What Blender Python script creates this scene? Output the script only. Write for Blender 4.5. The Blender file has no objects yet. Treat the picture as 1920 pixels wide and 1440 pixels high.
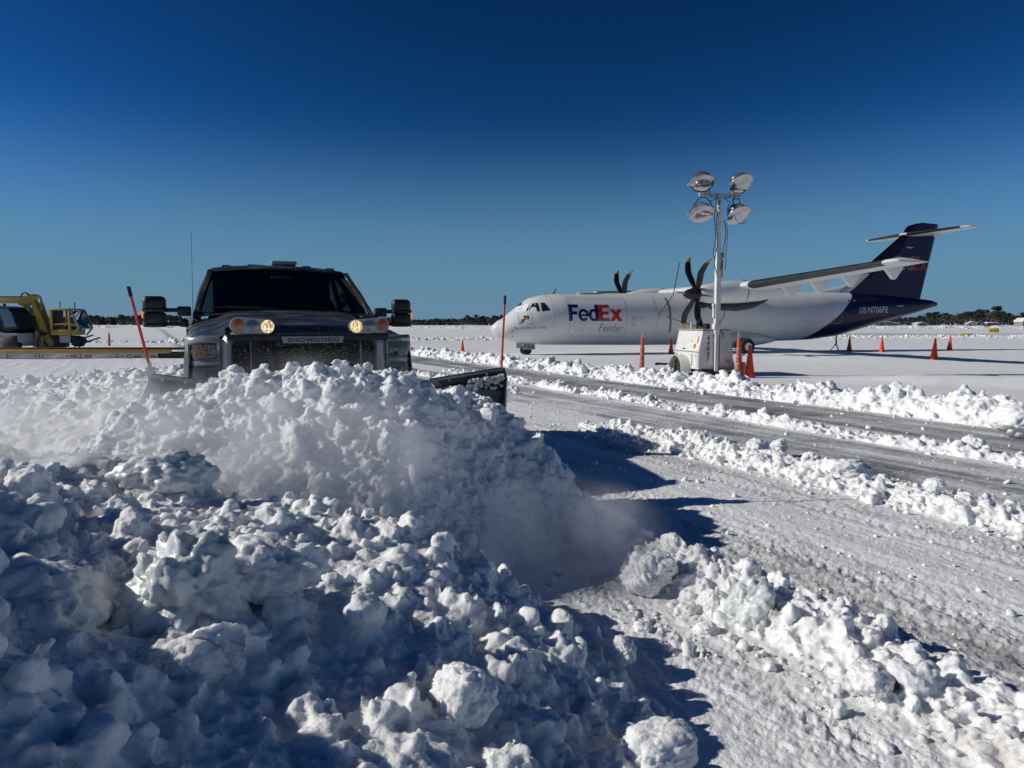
import bpy, bmesh, math, random
import numpy as np
from mathutils import Vector, Matrix
R = math.radians
rng = np.random.default_rng(7)
random.seed(7)
scene = bpy.context.scene

# ------------------------------------------------------------------ camera, sky, sun, exposure
cam_d = bpy.data.cameras.new('camera')
cam = bpy.data.objects.new('camera', cam_d)
scene.collection.objects.link(cam)
CAM_H = 1.7
cam.location = (0, 0, CAM_H)
PITCH = math.atan(113 / 1335)
cam.rotation_euler = (math.pi / 2 - PITCH, 0, 0)
cam_d.sensor_fit = 'HORIZONTAL'
cam_d.sensor_width = 36.0
cam_d.lens = 36.0 * 1335 / 1920
cam_d.clip_start = 0.05
cam_d.clip_end = 6000
scene.camera = cam

SUN_EL = R(28.8)
SUN_AZ = R(183.8)            # direction TOWARDS the sun, counter-clockwise from +X
sdir = Vector((math.cos(SUN_AZ) * math.cos(SUN_EL), math.sin(SUN_AZ) * math.cos(SUN_EL), math.sin(SUN_EL)))
world = bpy.data.worlds.new('World'); scene.world = world
world.use_nodes = True
wn = world.node_tree.nodes; wl = world.node_tree.links
bg = wn['Background']; bg.inputs['Strength'].default_value = 0.1
sky = wn.new('ShaderNodeTexSky'); sky.sky_type = 'NISHITA'; sky.sun_disc = False
sky.sun_elevation = SUN_EL
sky.sun_rotation = math.atan2(sdir.x, sdir.y)
sky.altitude = 0; sky.air_density = 1.0; sky.dust_density = 0.0; sky.ozone_density = 6.0
sep = wn.new('ShaderNodeSeparateColor'); com = wn.new('ShaderNodeCombineColor')
wl.new(sky.outputs['Color'], sep.inputs[0])
for ch, (g_, k_) in enumerate(((2.4, .036), (2.1, .088), (2.35, .054))):      # deep winter blue of the photograph's exposure
    pw_ = wn.new('ShaderNodeMath'); pw_.operation = 'POWER'; pw_.inputs[1].default_value = g_
    ml_ = wn.new('ShaderNodeMath'); ml_.operation = 'MULTIPLY'; ml_.inputs[1].default_value = k_
    mn_ = wn.new('ShaderNodeMath'); mn_.operation = 'MINIMUM'; mn_.inputs[1].default_value = (2.5, 3.6, 4.9)[ch]
    wl.new(sep.outputs[ch], pw_.inputs[0]); wl.new(pw_.outputs[0], ml_.inputs[0]); wl.new(ml_.outputs[0], mn_.inputs[0]); wl.new(mn_.outputs[0], com.inputs[ch])
# clear pale blue band low over the horizon
tcw = wn.new('ShaderNodeTexCoord'); spw = wn.new('ShaderNodeSeparateXYZ'); wl.new(tcw.outputs['Generated'], spw.inputs[0])
mrw = wn.new('ShaderNodeMapRange'); mrw.interpolation_type = 'SMOOTHERSTEP'
for i_, v_ in enumerate((.0, .30, .92, .0)): mrw.inputs[i_ + 1].default_value = v_
wl.new(spw.outputs[2], mrw.inputs[0])
mxw = wn.new('ShaderNodeMix'); mxw.data_type = 'RGBA'; mxw.inputs[7].default_value = (1.25, 2.50, 3.75, 1)
wl.new(mrw.outputs[0], mxw.inputs[0]); wl.new(com.outputs[0], mxw.inputs[6]); wl.new(mxw.outputs[2], bg.inputs['Color'])

sun_d = bpy.data.lights.new('sun', 'SUN'); sun = bpy.data.objects.new('sun', sun_d)
scene.collection.objects.link(sun)
sun_d.energy = 3.75; sun_d.angle = R(0.53); sun_d.color = (1.0, 0.95, 0.87)
sun.rotation_euler = (-sdir).to_track_quat('-Z', 'Y').to_euler()

vs = scene.view_settings
vs.view_transform = 'Standard'; vs.look = 'None'; vs.gamma = 1; vs.exposure = 0
vs.use_curve_mapping = False
cy = scene.cycles
cy.max_bounces = 8; cy.diffuse_bounces = 3; cy.glossy_bounces = 4; cy.transmission_bounces = 6
cy.transparent_max_bounces = 12; cy.volume_bounces = 4
cy.volume_step_rate = 2.0; cy.volume_max_steps = 128
cy.use_denoising = True
cy.sample_clamp_indirect = 4.0

# ------------------------------------------------------------------ helpers
def tag(o, label=None, cat=None, group=None, kind=None):
    if label: o['label'] = label
    if cat: o['category'] = cat
    if group: o['group'] = group
    if kind: o['kind'] = kind
    return o

def link(o, parent=None):
    scene.collection.objects.link(o)
    if parent is not None: o.parent = parent
    return o

def empty(name, loc=(0, 0, 0), rz=0.0):
    o = bpy.data.objects.new(name, None)
    o.location = loc; o.rotation_euler = (0, 0, rz); o.empty_display_size = .2
    return link(o)

def node_mat(name, col=(.8, .8, .8), rough=.5, metal=0.0, spec=None, noise=None, bump=None, emit=None, coat=0.0, alpha=None):
    """principled material; noise=(scale, amount, colour2) mixes a second colour, bump=(scale, distance)"""
    m = bpy.data.materials.new(name); m.use_nodes = True
    nt = m.node_tree; n = nt.nodes; l = nt.links
    b = n['Principled BSDF']
    b.inputs['Base Color'].default_value = (*col, 1)
    b.inputs['Roughness'].default_value = rough
    b.inputs['Metallic'].default_value = metal
    b.inputs['Coat Weight'].default_value = coat
    if spec is not None: b.inputs['Specular IOR Level'].default_value = spec
    tc = n.new('ShaderNodeTexCoord')
    if noise:
        t = n.new('ShaderNodeTexNoise'); t.inputs['Scale'].default_value = noise[0]; t.inputs['Detail'].default_value = 6
        t.inputs['Roughness'].default_value = .65
        l.new(tc.outputs['Object'], t.inputs['Vector'])
        rp = n.new('ShaderNodeMapRange'); rp.inputs[1].default_value = .42; rp.inputs[2].default_value = .68
        rp.inputs[3].default_value = 0; rp.inputs[4].default_value = noise[1]
        l.new(t.outputs['Fac'], rp.inputs[0])
        mx = n.new('ShaderNodeMix'); mx.data_type = 'RGBA'
        mx.inputs[6].default_value = (*col, 1); mx.inputs[7].default_value = (*noise[2], 1)
        l.new(rp.outputs[0], mx.inputs[0]); l.new(mx.outputs[2], b.inputs['Base Color'])
        rr = n.new('ShaderNodeMapRange'); rr.inputs[3].default_value = rough; rr.inputs[4].default_value = min(1, rough + .3)
        l.new(rp.outputs[0], rr.inputs[0]); l.new(rr.outputs[0], b.inputs['Roughness'])
    if bump:
        t2 = n.new('ShaderNodeTexNoise'); t2.inputs['Scale'].default_value = bump[0]; t2.inputs['Detail'].default_value = 4
        l.new(tc.outputs['Object'], t2.inputs['Vector'])
        bp = n.new('ShaderNodeBump'); bp.inputs['Distance'].default_value = bump[1]; bp.inputs['Strength'].default_value = 1
        l.new(t2.outputs['Fac'], bp.inputs['Height']); l.new(bp.outputs[0], b.inputs['Normal'])
    if emit:
        b.inputs['Emission Color'].default_value = (*emit[0], 1); b.inputs['Emission Strength'].default_value = emit[1]
    if alpha is not None: b.inputs['Alpha'].default_value = alpha
    return m

# ---- vectorised 3-D gradient noise
_perm = rng.permutation(256); _perm = np.concatenate([_perm, _perm, _perm])
_g = rng.normal(size=(256, 3)); _g /= np.linalg.norm(_g, axis=1)[:, None]; _g = _g.astype(np.float32)
def perlin(P):
    P = np.asarray(P, np.float32)
    i = np.floor(P).astype(np.int64); f = P - i; i &= 255
    u = f * f * f * (f * (f * 6 - 15) + 10)
    out = np.zeros(len(P), np.float32)
    for dx in (0, 1):
        wx = u[:, 0] if dx else 1 - u[:, 0]
        a = _perm[i[:, 0] + dx]
        for dy in (0, 1):
            wy = u[:, 1] if dy else 1 - u[:, 1]
            b = _perm[a + i[:, 1] + dy]
            for dz in (0, 1):
                wz = u[:, 2] if dz else 1 - u[:, 2]
                g = _g[_perm[b + i[:, 2] + dz]]
                d = g[:, 0] * (f[:, 0] - dx) + g[:, 1] * (f[:, 1] - dy) + g[:, 2] * (f[:, 2] - dz)
                out += wx * wy * wz * d
    return out * 1.5
def fbm(P, octaves=4, gain=.5):
    s = 0; a = 1.0; P = np.asarray(P, np.float32)
    for k in range(octaves):
        s = s + a * perlin(P * (2.03 ** k) + 17.3 * k); a *= gain
    return s
def sstep(a, b, x):
    t = np.clip((x - a) / (b - a), 0, 1); return t * t * (3 - 2 * t)

def np_mesh(name, V, F, mat=None, smooth=True):
    """V (n,3), F (m,k) numpy -> mesh"""
    me = bpy.data.meshes.new(name)
    V = np.ascontiguousarray(V, np.float32); F = np.ascontiguousarray(F, np.int32); k = F.shape[1]
    me.vertices.add(len(V)); me.vertices.foreach_set('co', V.ravel())
    me.loops.add(F.size); me.loops.foreach_set('vertex_index', F.ravel())
    me.polygons.add(len(F)); me.polygons.foreach_set('loop_start', np.arange(0, F.size, k, dtype=np.int32))
    me.polygons.foreach_set('loop_total', np.full(len(F), k, np.int32))
    me.update(calc_edges=True); me.validate()
    if smooth: me.polygons.foreach_set('use_smooth', np.ones(len(me.polygons), bool))
    if mat: me.materials.append(mat)
    return me

# ------------------------------------------------------------------ snow
def snow_material(name, dirt=0.0, wear=False, ice=False, grain=140.0, bump_d=.004):
    m = bpy.data.materials.new(name); m.use_nodes = True
    nt = m.node_tree; n = nt.nodes; l = nt.links; b = n['Principled BSDF']
    b.inputs['Roughness'].default_value = .32 if ice else .62
    b.inputs['Specular IOR Level'].default_value = .5 if ice else .35
    geo = n.new('ShaderNodeNewGeometry')
    def noise(scale, det=5, ro=.6):
        t = n.new('ShaderNodeTexNoise'); t.inputs['Scale'].default_value = scale; t.inputs['Detail'].default_value = det
        t.inputs['Roughness'].default_value = ro
        l.new(geo.outputs['Position'], t.inputs['Vector']); return t.outputs['Fac']
    def rng_(src, a, b_, c, d):
        r = n.new('ShaderNodeMapRange'); r.interpolation_type = 'SMOOTHSTEP'
        for i, v in enumerate((a, b_, c, d)): r.inputs[i + 1].default_value = v
        l.new(src, r.inputs[0]); return r.outputs[0]
    def mix(fac, A, B):
        x = n.new('ShaderNodeMix'); x.data_type = 'RGBA'
        l.new(fac, x.inputs[0])
        for s, v in ((6, A), (7, B)):
            if isinstance(v, tuple): x.inputs[s].default_value = (*v, 1)
            else: l.new(v, x.inputs[s])
        return x.outputs[2]
    base = (.83, .845, .855) if not ice else (.62, .66, .66)
    col = mix(rng_(noise(2.3), .35, .7, 0, 1), base, (.88, .89, .89) if not ice else (.74, .76, .76))
    if dirt > 0:
        col = mix(rng_(noise(3.1, 6), .62 - .22 * dirt, .72, 0, min(1., .75 * dirt)), col, (.33, .27, .22))
    if wear:
        at = n.new('ShaderNodeAttribute'); at.attribute_name = 'wear'
        nz = noise(1.7, 6, .7); nf = noise(22, 4, .7)
        mth = n.new('ShaderNodeMath'); mth.operation = 'MULTIPLY_ADD'
        l.new(nz, mth.inputs[0]); mth.inputs[1].default_value = .9; mth.inputs[2].default_value = -.45
        ad = n.new('ShaderNodeMath'); ad.operation = 'ADD'; l.new(mth.outputs[0], ad.inputs[0]); l.new(at.outputs['Fac'], ad.inputs[1])
        m2 = n.new('ShaderNodeMath'); m2.operation = 'MULTIPLY_ADD'; l.new(nf, m2.inputs[0]); m2.inputs[1].default_value = .8; m2.inputs[2].default_value = -.4
        a2 = n.new('ShaderNodeMath'); a2.operation = 'ADD'; l.new(ad.outputs[0], a2.inputs[0]); l.new(m2.outputs[0], a2.inputs[1])
        col = mix(rng_(a2.outputs[0], .12, 1.0, 0, 1), col, (.13, .13, .135))
        ra = rng_(a2.outputs[0], .3, 1.0, .62, .42); l.new(ra, b.inputs['Roughness'])
    l.new(col, b.inputs['Base Color'])
    b.inputs['Subsurface Weight'].default_value = .0 if wear else .5
    b.inputs['Subsurface Radius'].default_value = (1.0, 1.2, 1.5)
    b.inputs['Subsurface Scale'].default_value = .022
    bp = n.new('ShaderNodeBump'); bp.inputs['Distance'].default_value = bump_d; bp.inputs['Strength'].default_value = .9
    l.new(noise(grain, 3, .7), bp.inputs['Height'])
    bp2 = n.new('ShaderNodeBump'); bp2.inputs['Distance'].default_value = bump_d * 3; bp2.inputs['Strength'].default_value = .8
    l.new(noise(grain * .22, 4, .65), bp2.inputs['Height']); l.new(bp.outputs[0], bp2.inputs['Normal'])
    l.new(bp2.outputs[0], b.inputs['Normal'])
    return m

M_SNOW = snow_material('snow_fresh')
M_SNOWD = snow_material('snow_dirty', dirt=.45)
M_SNOWFAR = snow_material('snow_far', grain=30, bump_d=.012)
M_ICE = snow_material('snow_ice', ice=True, dirt=.15, grain=60, bump_d=.003)
M_FIELD = snow_material('snow_ground', wear=True, grain=60, bump_d=.006)

_bm = bmesh.new(); bmesh.ops.create_icosphere(_bm, subdivisions=2, radius=1)
ICO2V = np.array([v.co[:] for v in _bm.verts], np.float32); ICO2F = np.array([[v.index for v in f.verts] for f in _bm.faces], np.int32); _bm.free()
_bm = bmesh.new(); bmesh.ops.create_icosphere(_bm, subdivisions=1, radius=1)
ICO1V = np.array([v.co[:] for v in _bm.verts], np.float32); ICO1F = np.array([[v.index for v in f.verts] for f in _bm.faces], np.int32); _bm.free()

def rand_rot(n):
    q = rng.normal(size=(n, 4)); q /= np.linalg.norm(q, axis=1)[:, None]
    w, x, y, z = q.T
    return np.stack([np.stack([1-2*(y*y+z*z), 2*(x*y-z*w), 2*(x*z+y*w)], -1), np.stack([2*(x*y+z*w), 1-2*(x*x+z*z), 2*(y*z-x*w)], -1),
                     np.stack([2*(x*z-y*w), 2*(y*z+x*w), 1-2*(x*x+y*y)], -1)], 1)

def lumps_geo(C, Rr, tmpl=2, rough=.45, squash=(.55, 1.15)):
    """many rough boulders -> (V, F)"""
    TV, TF = (ICO2V, ICO2F) if tmpl == 2 else (ICO1V, ICO1F)
    n = len(C); k = len(TV)
    S = rng.uniform(*squash, size=(n, 1, 3))
    seed = rng.uniform(0, 200, size=(n, 1, 3))
    P = np.repeat(TV[None], n, 0) * 1.25 + seed
    d = perlin(P.reshape(-1, 3)).reshape(n, k, 1)
    V = TV[None] * S * (1 + rough * rng.uniform(.25, 1.15, (n, 1, 1)) * d * 1.6)
    V = np.einsum('nij,nkj->nki', rand_rot(n), V) * np.asarray(Rr)[:, None, None] + np.asarray(C)[:, None, :]
    F = TF[None] + (np.arange(n) * k)[:, None, None]
    return V.reshape(-1, 3), F.reshape(-1, 3)

def heap_geo(hfun, x0, x1, y0, y1, step, zbot=-.15, mask=None):
    """closed solid under hfun"""
    xs = np.arange(x0, x1 + step, step); ys = np.arange(y0, y1 + step, step)
    X, Y = np.meshgrid(xs, ys); Z = hfun(X.ravel(), Y.ravel())
    Z = np.maximum(Z, zbot + .01)
    n = X.size; nx = len(xs); ny = len(ys)
    top = np.stack([X.ravel(), Y.ravel(), Z], 1); bot = top.copy(); bot[:, 2] = zbot
    i = np.arange((nx - 1) * (ny - 1)); r = i // (nx - 1); c = i % (nx - 1); a = r * nx + c
    T = np.concatenate([np.stack([a, a + 1, a + nx + 1], 1), np.stack([a, a + nx + 1, a + nx], 1)])
    B = T[:, ::-1] + n
    def strip(e, flip):
        A = np.array(e[:-1]); Bq = np.array(e[1:])
        q = np.concatenate([np.stack([A, A + n, Bq + n], 1), np.stack([A, Bq + n, Bq], 1)])
        return q[:, ::-1] if flip else q
    S = [strip(range(nx), False), strip(range((ny - 1) * nx, ny * nx), True),
         strip(range(0, ny * nx, nx), True), strip(range(nx - 1, ny * nx, nx), False)]
    return np.concatenate([top, bot]), np.concatenate([T, B] + S)

def cat_geo(*parts):
    Vs, Fs, o = [], [], 0
    for V, F in parts:
        Vs.append(V); Fs.append(F + o); o += len(V)
    return np.concatenate(Vs), np.concatenate(Fs)

def remesh_snow(name, geo, voxel, mat, disp=((6, .03), (16, .014), (40, .006)), billow=True, cut=None):
    """weld the heaped lumps into one crumbly skin and roughen it"""
    me = np_mesh(name + '_raw', *geo, smooth=False)
    o = bpy.data.objects.new(name + '_raw', me); scene.collection.objects.link(o)
    md = o.modifiers.new('r', 'REMESH'); md.mode = 'VOXEL'; md.voxel_size = voxel; md.adaptivity = 0
    dg = bpy.context.evaluated_depsgraph_get(); dg.update()
    ev = o.evaluated_get(dg)
    m2 = bpy.data.meshes.new_from_object(ev)
    bpy.data.objects.remove(o); bpy.data.meshes.remove(me)
    nv = len(m2.vertices)
    co = np.empty(nv * 3, np.float32); m2.vertices.foreach_get('co', co); co = co.reshape(-1, 3)
    no = np.empty(nv * 3, np.float32); m2.vertex_normals.foreach_get('vector', no); no = no.reshape(-1, 3)
    d = np.zeros(nv, np.float32)
    for f, a in disp:
        p = perlin(co * f + f)
        d += a * ((2.6 * np.abs(p) - .8) * .8 if f < 30 else p)
    co = co + no * d[:, None]
    k = 4
    nf = len(m2.polygons); F = np.empty(nf * 4, np.int32)
    lt = np.empty(nf, np.int32); m2.polygons.foreach_get('loop_total', lt)
    F = np.empty(len(m2.loops), np.int32); m2.loops.foreach_get('vertex_index', F)
    F = F[np.repeat(lt == 4, lt)].reshape(-1, 4)
    bpy.data.meshes.remove(m2)
    keep = (co[:, 2] > .09)
    if cut is not None: keep &= cut(co)
    F = F[keep[F].any(axis=1)]
    used = np.unique(F); remap = np.full(nv, -1, np.int64); remap[used] = np.arange(len(used))
    me = np_mesh(name, co[used], remap[F], mat)
    o = bpy.data.objects.new(name, me); scene.collection.objects.link(o)
    print(name, 'faces', len(F)); return o

class TPS:
    def __init__(s, pts):
        P = np.array(pts, float); s.P = P[:, :2]; n = len(P)
        K = s.k(s.P[:, None] - s.P[None]) + np.eye(n) * 1e-3
        A = np.zeros((n + 3, n + 3)); A[:n, :n] = K; A[:n, n] = 1; A[:n, n + 1:] = s.P; A[n, :n] = 1; A[n + 1:, :n] = s.P.T
        s.w = np.linalg.solve(A, np.concatenate([P[:, 2], [0, 0, 0]]))
    def k(s, d):
        r2 = (d ** 2).sum(-1); return .5 * r2 * np.log(r2 + 1e-9)
    def __call__(s, x, y):
        Q = np.stack([np.ravel(x), np.ravel(y)], 1); out = np.empty(len(Q)); n = len(s.P)
        for a in range(0, len(Q), 20000):
            q = Q[a:a + 20000]
            out[a:a + 20000] = s.k(q[:, None] - s.P[None]) @ s.w[:n] + s.w[n] + q @ s.w[n + 1:]
        return out

# road frame: p across (to the right/away), q along
def road_p(x, y): return x * .894 + y * .447
def road_q(x, y): return -x * .447 + y * .894
def from_pq(p, q): return p * .894 - q * .447, p * .447 + q * .894

def ground_h(x, y):
    p = road_p(x, y); q = road_q(x, y)
    Z0 = np.zeros_like(x)
    P2 = np.stack([x, y, Z0], -1)
    field = sstep(11.4, 12.2, p + .25 * perlin(P2 * .35))
    h = .15 + .05 * field
    h += field * (.035 * perlin(P2 * np.array([.09, .22, 1])) + .012 * perlin(P2 * np.array([.5, 1.1, 1])) + .20 * np.exp(-((y - 18.8 + .40 * (x - 8.6)) / .75) ** 2) * sstep(7.6, 10.5, x) + .014 * perlin(P2 * np.array([1.1, 2.3, 1]) + 3))
    # left of the plowed lane: deep untouched snow
    left = sstep(2.2, .8, p) * sstep(11, 16, y)
    h += left * (.27 + .06 * sstep(17, 24, y) * sstep(60, 30, y) + .03 * perlin(P2 * .3))
    lane = (1 - field) * sstep(60, 30, y)
    PQ = np.stack([p * 5, q * .22, Z0], -1)
    h += lane * (.010 * perlin(PQ) + .006 * perlin(PQ * np.array([3.1, 2.5, 1]) + 9))
    near = lane * sstep(24, 9, y)
    rough = np.exp(-((p - 3.6) / .42) ** 2) + .8 * np.exp(-((p - 2.25) / .3) ** 2) + .6 * np.exp(-((p - 5.2) / .35) ** 2) + .35
    h += near * rough * (.013 * np.abs(perlin(P2 * 9)) + .009 * perlin(P2 * 24 + 3) + .005 * perlin(P2 * 55))
    # tyre tread prints: two ribbed bands with chevron lugs
    for pc, wd in ((3.45, .13), (3.85, .12), (5.0, .11), (2.30, .10)):
        m = np.exp(-((p - pc - .05 * perlin(np.stack([q * .4, Z0, Z0 + pc], -1))) / wd) ** 4) * near
        h += m * (-.008 + .0048 * np.sign(np.sin((q + np.abs(p - pc) * .9) * 58)) * (np.abs(np.sin((p - pc) * 42)) > .35) * np.clip(.5 + 2 * perlin(P2 * 2.2), 0, 1))
    # far fields: faint plowed ridges
    fr = sstep(45, 70, y)
    return h + fr * .05 * perlin(P2 * np.array([.02, .12, 1]))

def wear_f(x, y):
    p = road_p(x, y); q = road_q(x, y); Z0 = np.zeros_like(x)
    def band(a, b, s=.25): return sstep(a - s, a + s, p) * (1 - sstep(b - s, b + s, p))
    st = perlin(np.stack([p * 3.0, q * .12, Z0], -1)); st2 = perlin(np.stack([p * 9.0, q * .3, Z0 + 5], -1))
    w = .62 * band(9.1, 11.1) + .50 * band(6.5, 8.2) + .10 * band(2.0, 5.3) + .30 * np.exp(-((p - 3.62) / .40) ** 2) + .30 * np.exp(-((p - 5.25) / .22) ** 2)
    w += (.26 * st + .20 * st2) * band(1.6, 11.9)
    w += .35 * np.clip(fbm(np.stack([p * 1.6, q * .5, Z0 + 8], -1), 3), 0, 1) * band(2.0, 11.3)
    w *= sstep(70, 45, y)
    # cleared taxiway far away
    w += .45 * sstep(88, 92, y) * sstep(118, 112, y) * sstep(-10, 10, x) * (1 + .5 * perlin(np.stack([x * .05, y * .3, Z0], -1)))
    w += .25 * sstep(52, 53, y) * sstep(62, 60, y) * sstep(-2, -6, x)
    # wet line under the aircraft
    return w

def build_ground():
    ys = [0.9]
    while ys[-1] < 60: ys.append(ys[-1] * 1.0046)
    while ys[-1] < 3200: ys.append(ys[-1] * 1.025)
    ys = np.array(ys)
    ts = np.sinh(np.linspace(-1, 1, 1150) * 1.25) / math.sinh(1.25) * 1.25
    Y, Tt = np.meshgrid(ys, ts, indexing='ij'); X = Y * Tt
    x = X.ravel(); y = Y.ravel()
    V = np.stack([x, y, ground_h(x, y)], 1)
    ny, nx = Y.shape
    i = np.arange((nx - 1) * (ny - 1)); r = i // (nx - 1); c = i % (nx - 1); a = r * nx + c
    F = np.stack([a, a + 1, a + nx + 1, a + nx], 1)
    me = np_mesh('snow_ground', V, F, M_FIELD)
    at = me.attributes.new('wear', 'FLOAT', 'POINT'); at.data.foreach_set('value', wear_f(x, y).astype(np.float32))
    o = bpy.data.objects.new('snow_ground', me); link(o); tag(o, kind='structure')
    me = bpy.data.meshes.new('ground')
    bm = bmesh.new(); bmesh.ops.create_circle(bm, cap_ends=True, segments=64, radius=3300)
    bm.to_mesh(me); bm.free(); me.materials.append(M_SNOWFAR)
    o = bpy.data.objects.new('ground', me); o.location = (0, 0, -.25); link(o); tag(o, kind='structure')
build_ground()

def sizes(n, a, b, pw=2.4):
    u = rng.uniform(size=n); k = 1 - pw
    return (a ** k + u * (b ** k - a ** k)) ** (1 / k)

# ---- foreground bank (control points x, y, z)
BANK = [(-3.4,3.9,1.15),(-2.59,3.6,.99),(-2.25,3.5,.97),(-1.81,3.4,1.0),(-1.6,3.4,.90),(-1.10,3.35,.875),(-.79,3.3,.85),(-.57,3.2,.815),
 (-.33,3.2,.71),(-.14,3.2,.59),(.09,3.15,.44),(.33,3.2,.28),(.62,3.28,.06),(.9,3.0,.05),(1.2,2.4,.05),(1.5,1.7,.05),(1.9,1.0,.05),(.35,4.0,.05),(0,4.1,.12),(-.6,4.1,.35),(-1.3,4.2,.45),(-2.3,4.5,.6),
 (-1.75,2.6,.98),(-1.49,2.8,.92),(-.9,2.65,.80),(-.72,2.1,.74),(-1.0,1.9,.83),(-1.25,1.7,.95),(-.58,1.7,.66),(-.29,2.4,.63),
 (-.24,2.0,.60),(-.21,1.75,.56),(.07,2.5,.50),(.06,2.1,.46),(.42,2.3,.32),(.26,2.5,.39),(.6,2.35,.22),(.95,2.2,.10),(-1.1,1.4,.98),(-.8,1.0,.8),(0,1.0,.5),(.7,1.4,.35),(1.1,1.2,.2),
 (-1.95,1.5,1.44),(-2.2,2.3,1.38),(-3,1.0,1.4),(-3,3.0,1.2),(-1.9,1.0,1.44)]  # unseen rise of the bank left of view, height set for its shade
bank = TPS(BANK)
def hb(x, y):
    z = bank(x, y) - .07
    z = z + .05 * fbm(np.stack([x * 2.2, y * 2.2, x * 0], -1), 3)
    lim = sstep(2.05, 1.80, road_p(x, y) + .10 * perlin(np.stack([x * 3, y * 3, x * 0 + 4], -1)))
    return np.clip(z, 0, 2) * lim + .03
def scatter_on(h, n, x0, x1, y0, y1, a, b, pw, minz=.16, sink=.35, extra=None):
    x = rng.uniform(x0, x1, n); y = rng.uniform(y0, y1, n); z = h(x, y)
    r = sizes(n, a, b, pw)
    ok = z > minz
    if extra is not None: ok &= extra(x, y)
    x, y, z, r = x[ok], y[ok], z[ok], r[ok]
    return np.stack([x, y, z + r * (rng.uniform(-.6, .85, len(r)) - sink + .2)], 1), r

C, r = scatter_on(hb, 14000, -3.2, 1.7, .9, 4.4, .011, .085, 2.75, sink=.5)
C2, r2 = scatter_on(hb, 80, -3.2, 1.5, 1.0, 4.2, .08, .13, 2.0, minz=.22, sink=.5)
g = cat_geo(heap_geo(hb, -3.4, 1.8, .8, 4.6, .03), lumps_geo(C, r), lumps_geo(C2, r2, rough=.5))
o = remesh_snow('snow_bank', g, .0088, M_SNOW, disp=((5, .022), (13, .009), (29, .0045), (52, .003), (95, .0022)))
tag(o, 'large lumpy shaded snow bank filling the near left corner below the plow', 'snow bank')

# ---- mound pushed by the plow
MOUND = [(-2.45,3.9,.99),(-2.32,4.3,1.25),(-2.12,4.5,1.33),(-1.66,4.6,1.41),(-1.2,4.7,1.48),(-.71,4.75,1.41),(-.40,4.9,1.20),(-.11,5.1,1.0),(.15,5.1,.85),(.38,5.1,.68),
 (.66,5.15,.38),(.86,5.2,.2),(.95,5.2,.02),(.14,4.4,.03),(-1.13,4.2,1.09),(-1.05,3.9,.84),(-1.72,4.1,1.10),(-1.88,3.8,.98),(-.52,4.3,.92),(-.48,4.0,.67),(-.2,4.4,.70),(.14,4.6,.45),(.13,4.5,.26),
 (.5,4.9,.24),(.5,4.6,.05),(.9,4.9,.02),(.8,5.6,.05),(.40,5.75,.3),(-.6,5.3,1.26),(-.33,5.5,1.24),(-.18,5.5,1.20),(-.05,5.62,1.08),(.10,5.62,.86),(-1.3,5.3,1.3),(-2.3,4.7,1.26),(-2.35,4.85,1.24),(-2.0,4.95,1.34),(-2.58,4.8,1.10),(-1,3.5,.6),(-2,3.4,.8),(-2.9,4.0,.8),(-2.9,4.6,.9),(-.4,3.7,.35)]
mound = TPS(MOUND)
TX, TY, TA = -1.82, 6.3, .40
Tv = (-math.sin(TA), math.cos(TA)); Wv = (math.cos(TA), math.sin(TA))
def truck_t(x, y): return (x - TX) * Tv[0] + (y - TY) * Tv[1]
def truck_w(x, y): return (x - TX) * Wv[0] + (y - TY) * Wv[1]
def blade_front(x, y):
    t = truck_t(x, y); w = truck_w(x, y)
    lim = np.full_like(t, -.93)
    lim = np.where((w > 1.48) | (w < -1.2), 0.1, lim)
    return lim - t            # >0 in front of the blade
def hm(x, y):
    z = mound(x, y) - .09 + .06 * fbm(np.stack([x * 2.0, y * 2.0, x * 0 + 2], -1), 3)
    bf = blade_front(x, y)
    z = np.where(bf < 0, -.1, z)
    z = np.where(truck_t(x, y) > -.75, np.minimum(z, .38), z)
    edge = sstep(1.35, 1.0, np.hypot(np.maximum(x - .0, 0) / 1.0, 0)) 
    return np.clip(z, -.02, 2) * np.where(x > .9, sstep(1.25, .95, x), 1) * sstep(3.2, 3.5, y)
C, r = scatter_on(hm, 15000, -3.2, 1.15, 3.3, 5.9, .012, .065, 2.7, sink=.45, extra=lambda x, y: blade_front(x, y) > .05)
C2, r2 = scatter_on(hm, 45, -3.0, .9, 3.6, 5.3, .06, .10, 2, minz=.25, sink=.5, extra=lambda x, y: blade_front(x, y) > .1)
C3 = np.array([(-1.66,4.66,1.38),(-1.13,4.72,1.42),(-.70,4.75,1.32),(.70,4.85,.30),(.80,4.92,.26),(.62,4.8,.28),(-1.02,4.75,1.40),(-1.28,4.7,1.38)]); r3 = np.array([.07,.06,.06,.13,.11,.12,.06,.06])
g = cat_geo(heap_geo(hm, -3.2, 1.3, 3.2, 5.9, .03), lumps_geo(C, r), lumps_geo(C2, r2, rough=.5), lumps_geo(C3, r3, rough=.55))
o = remesh_snow('snow_mound', g, .0090, M_SNOW, disp=((5, .028), (12, .011), (28, .005), (50, .003), (90, .002)))
tag(o, 'tall heap of fresh snow being pushed in front of the plow blade', 'snow pile')

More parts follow.
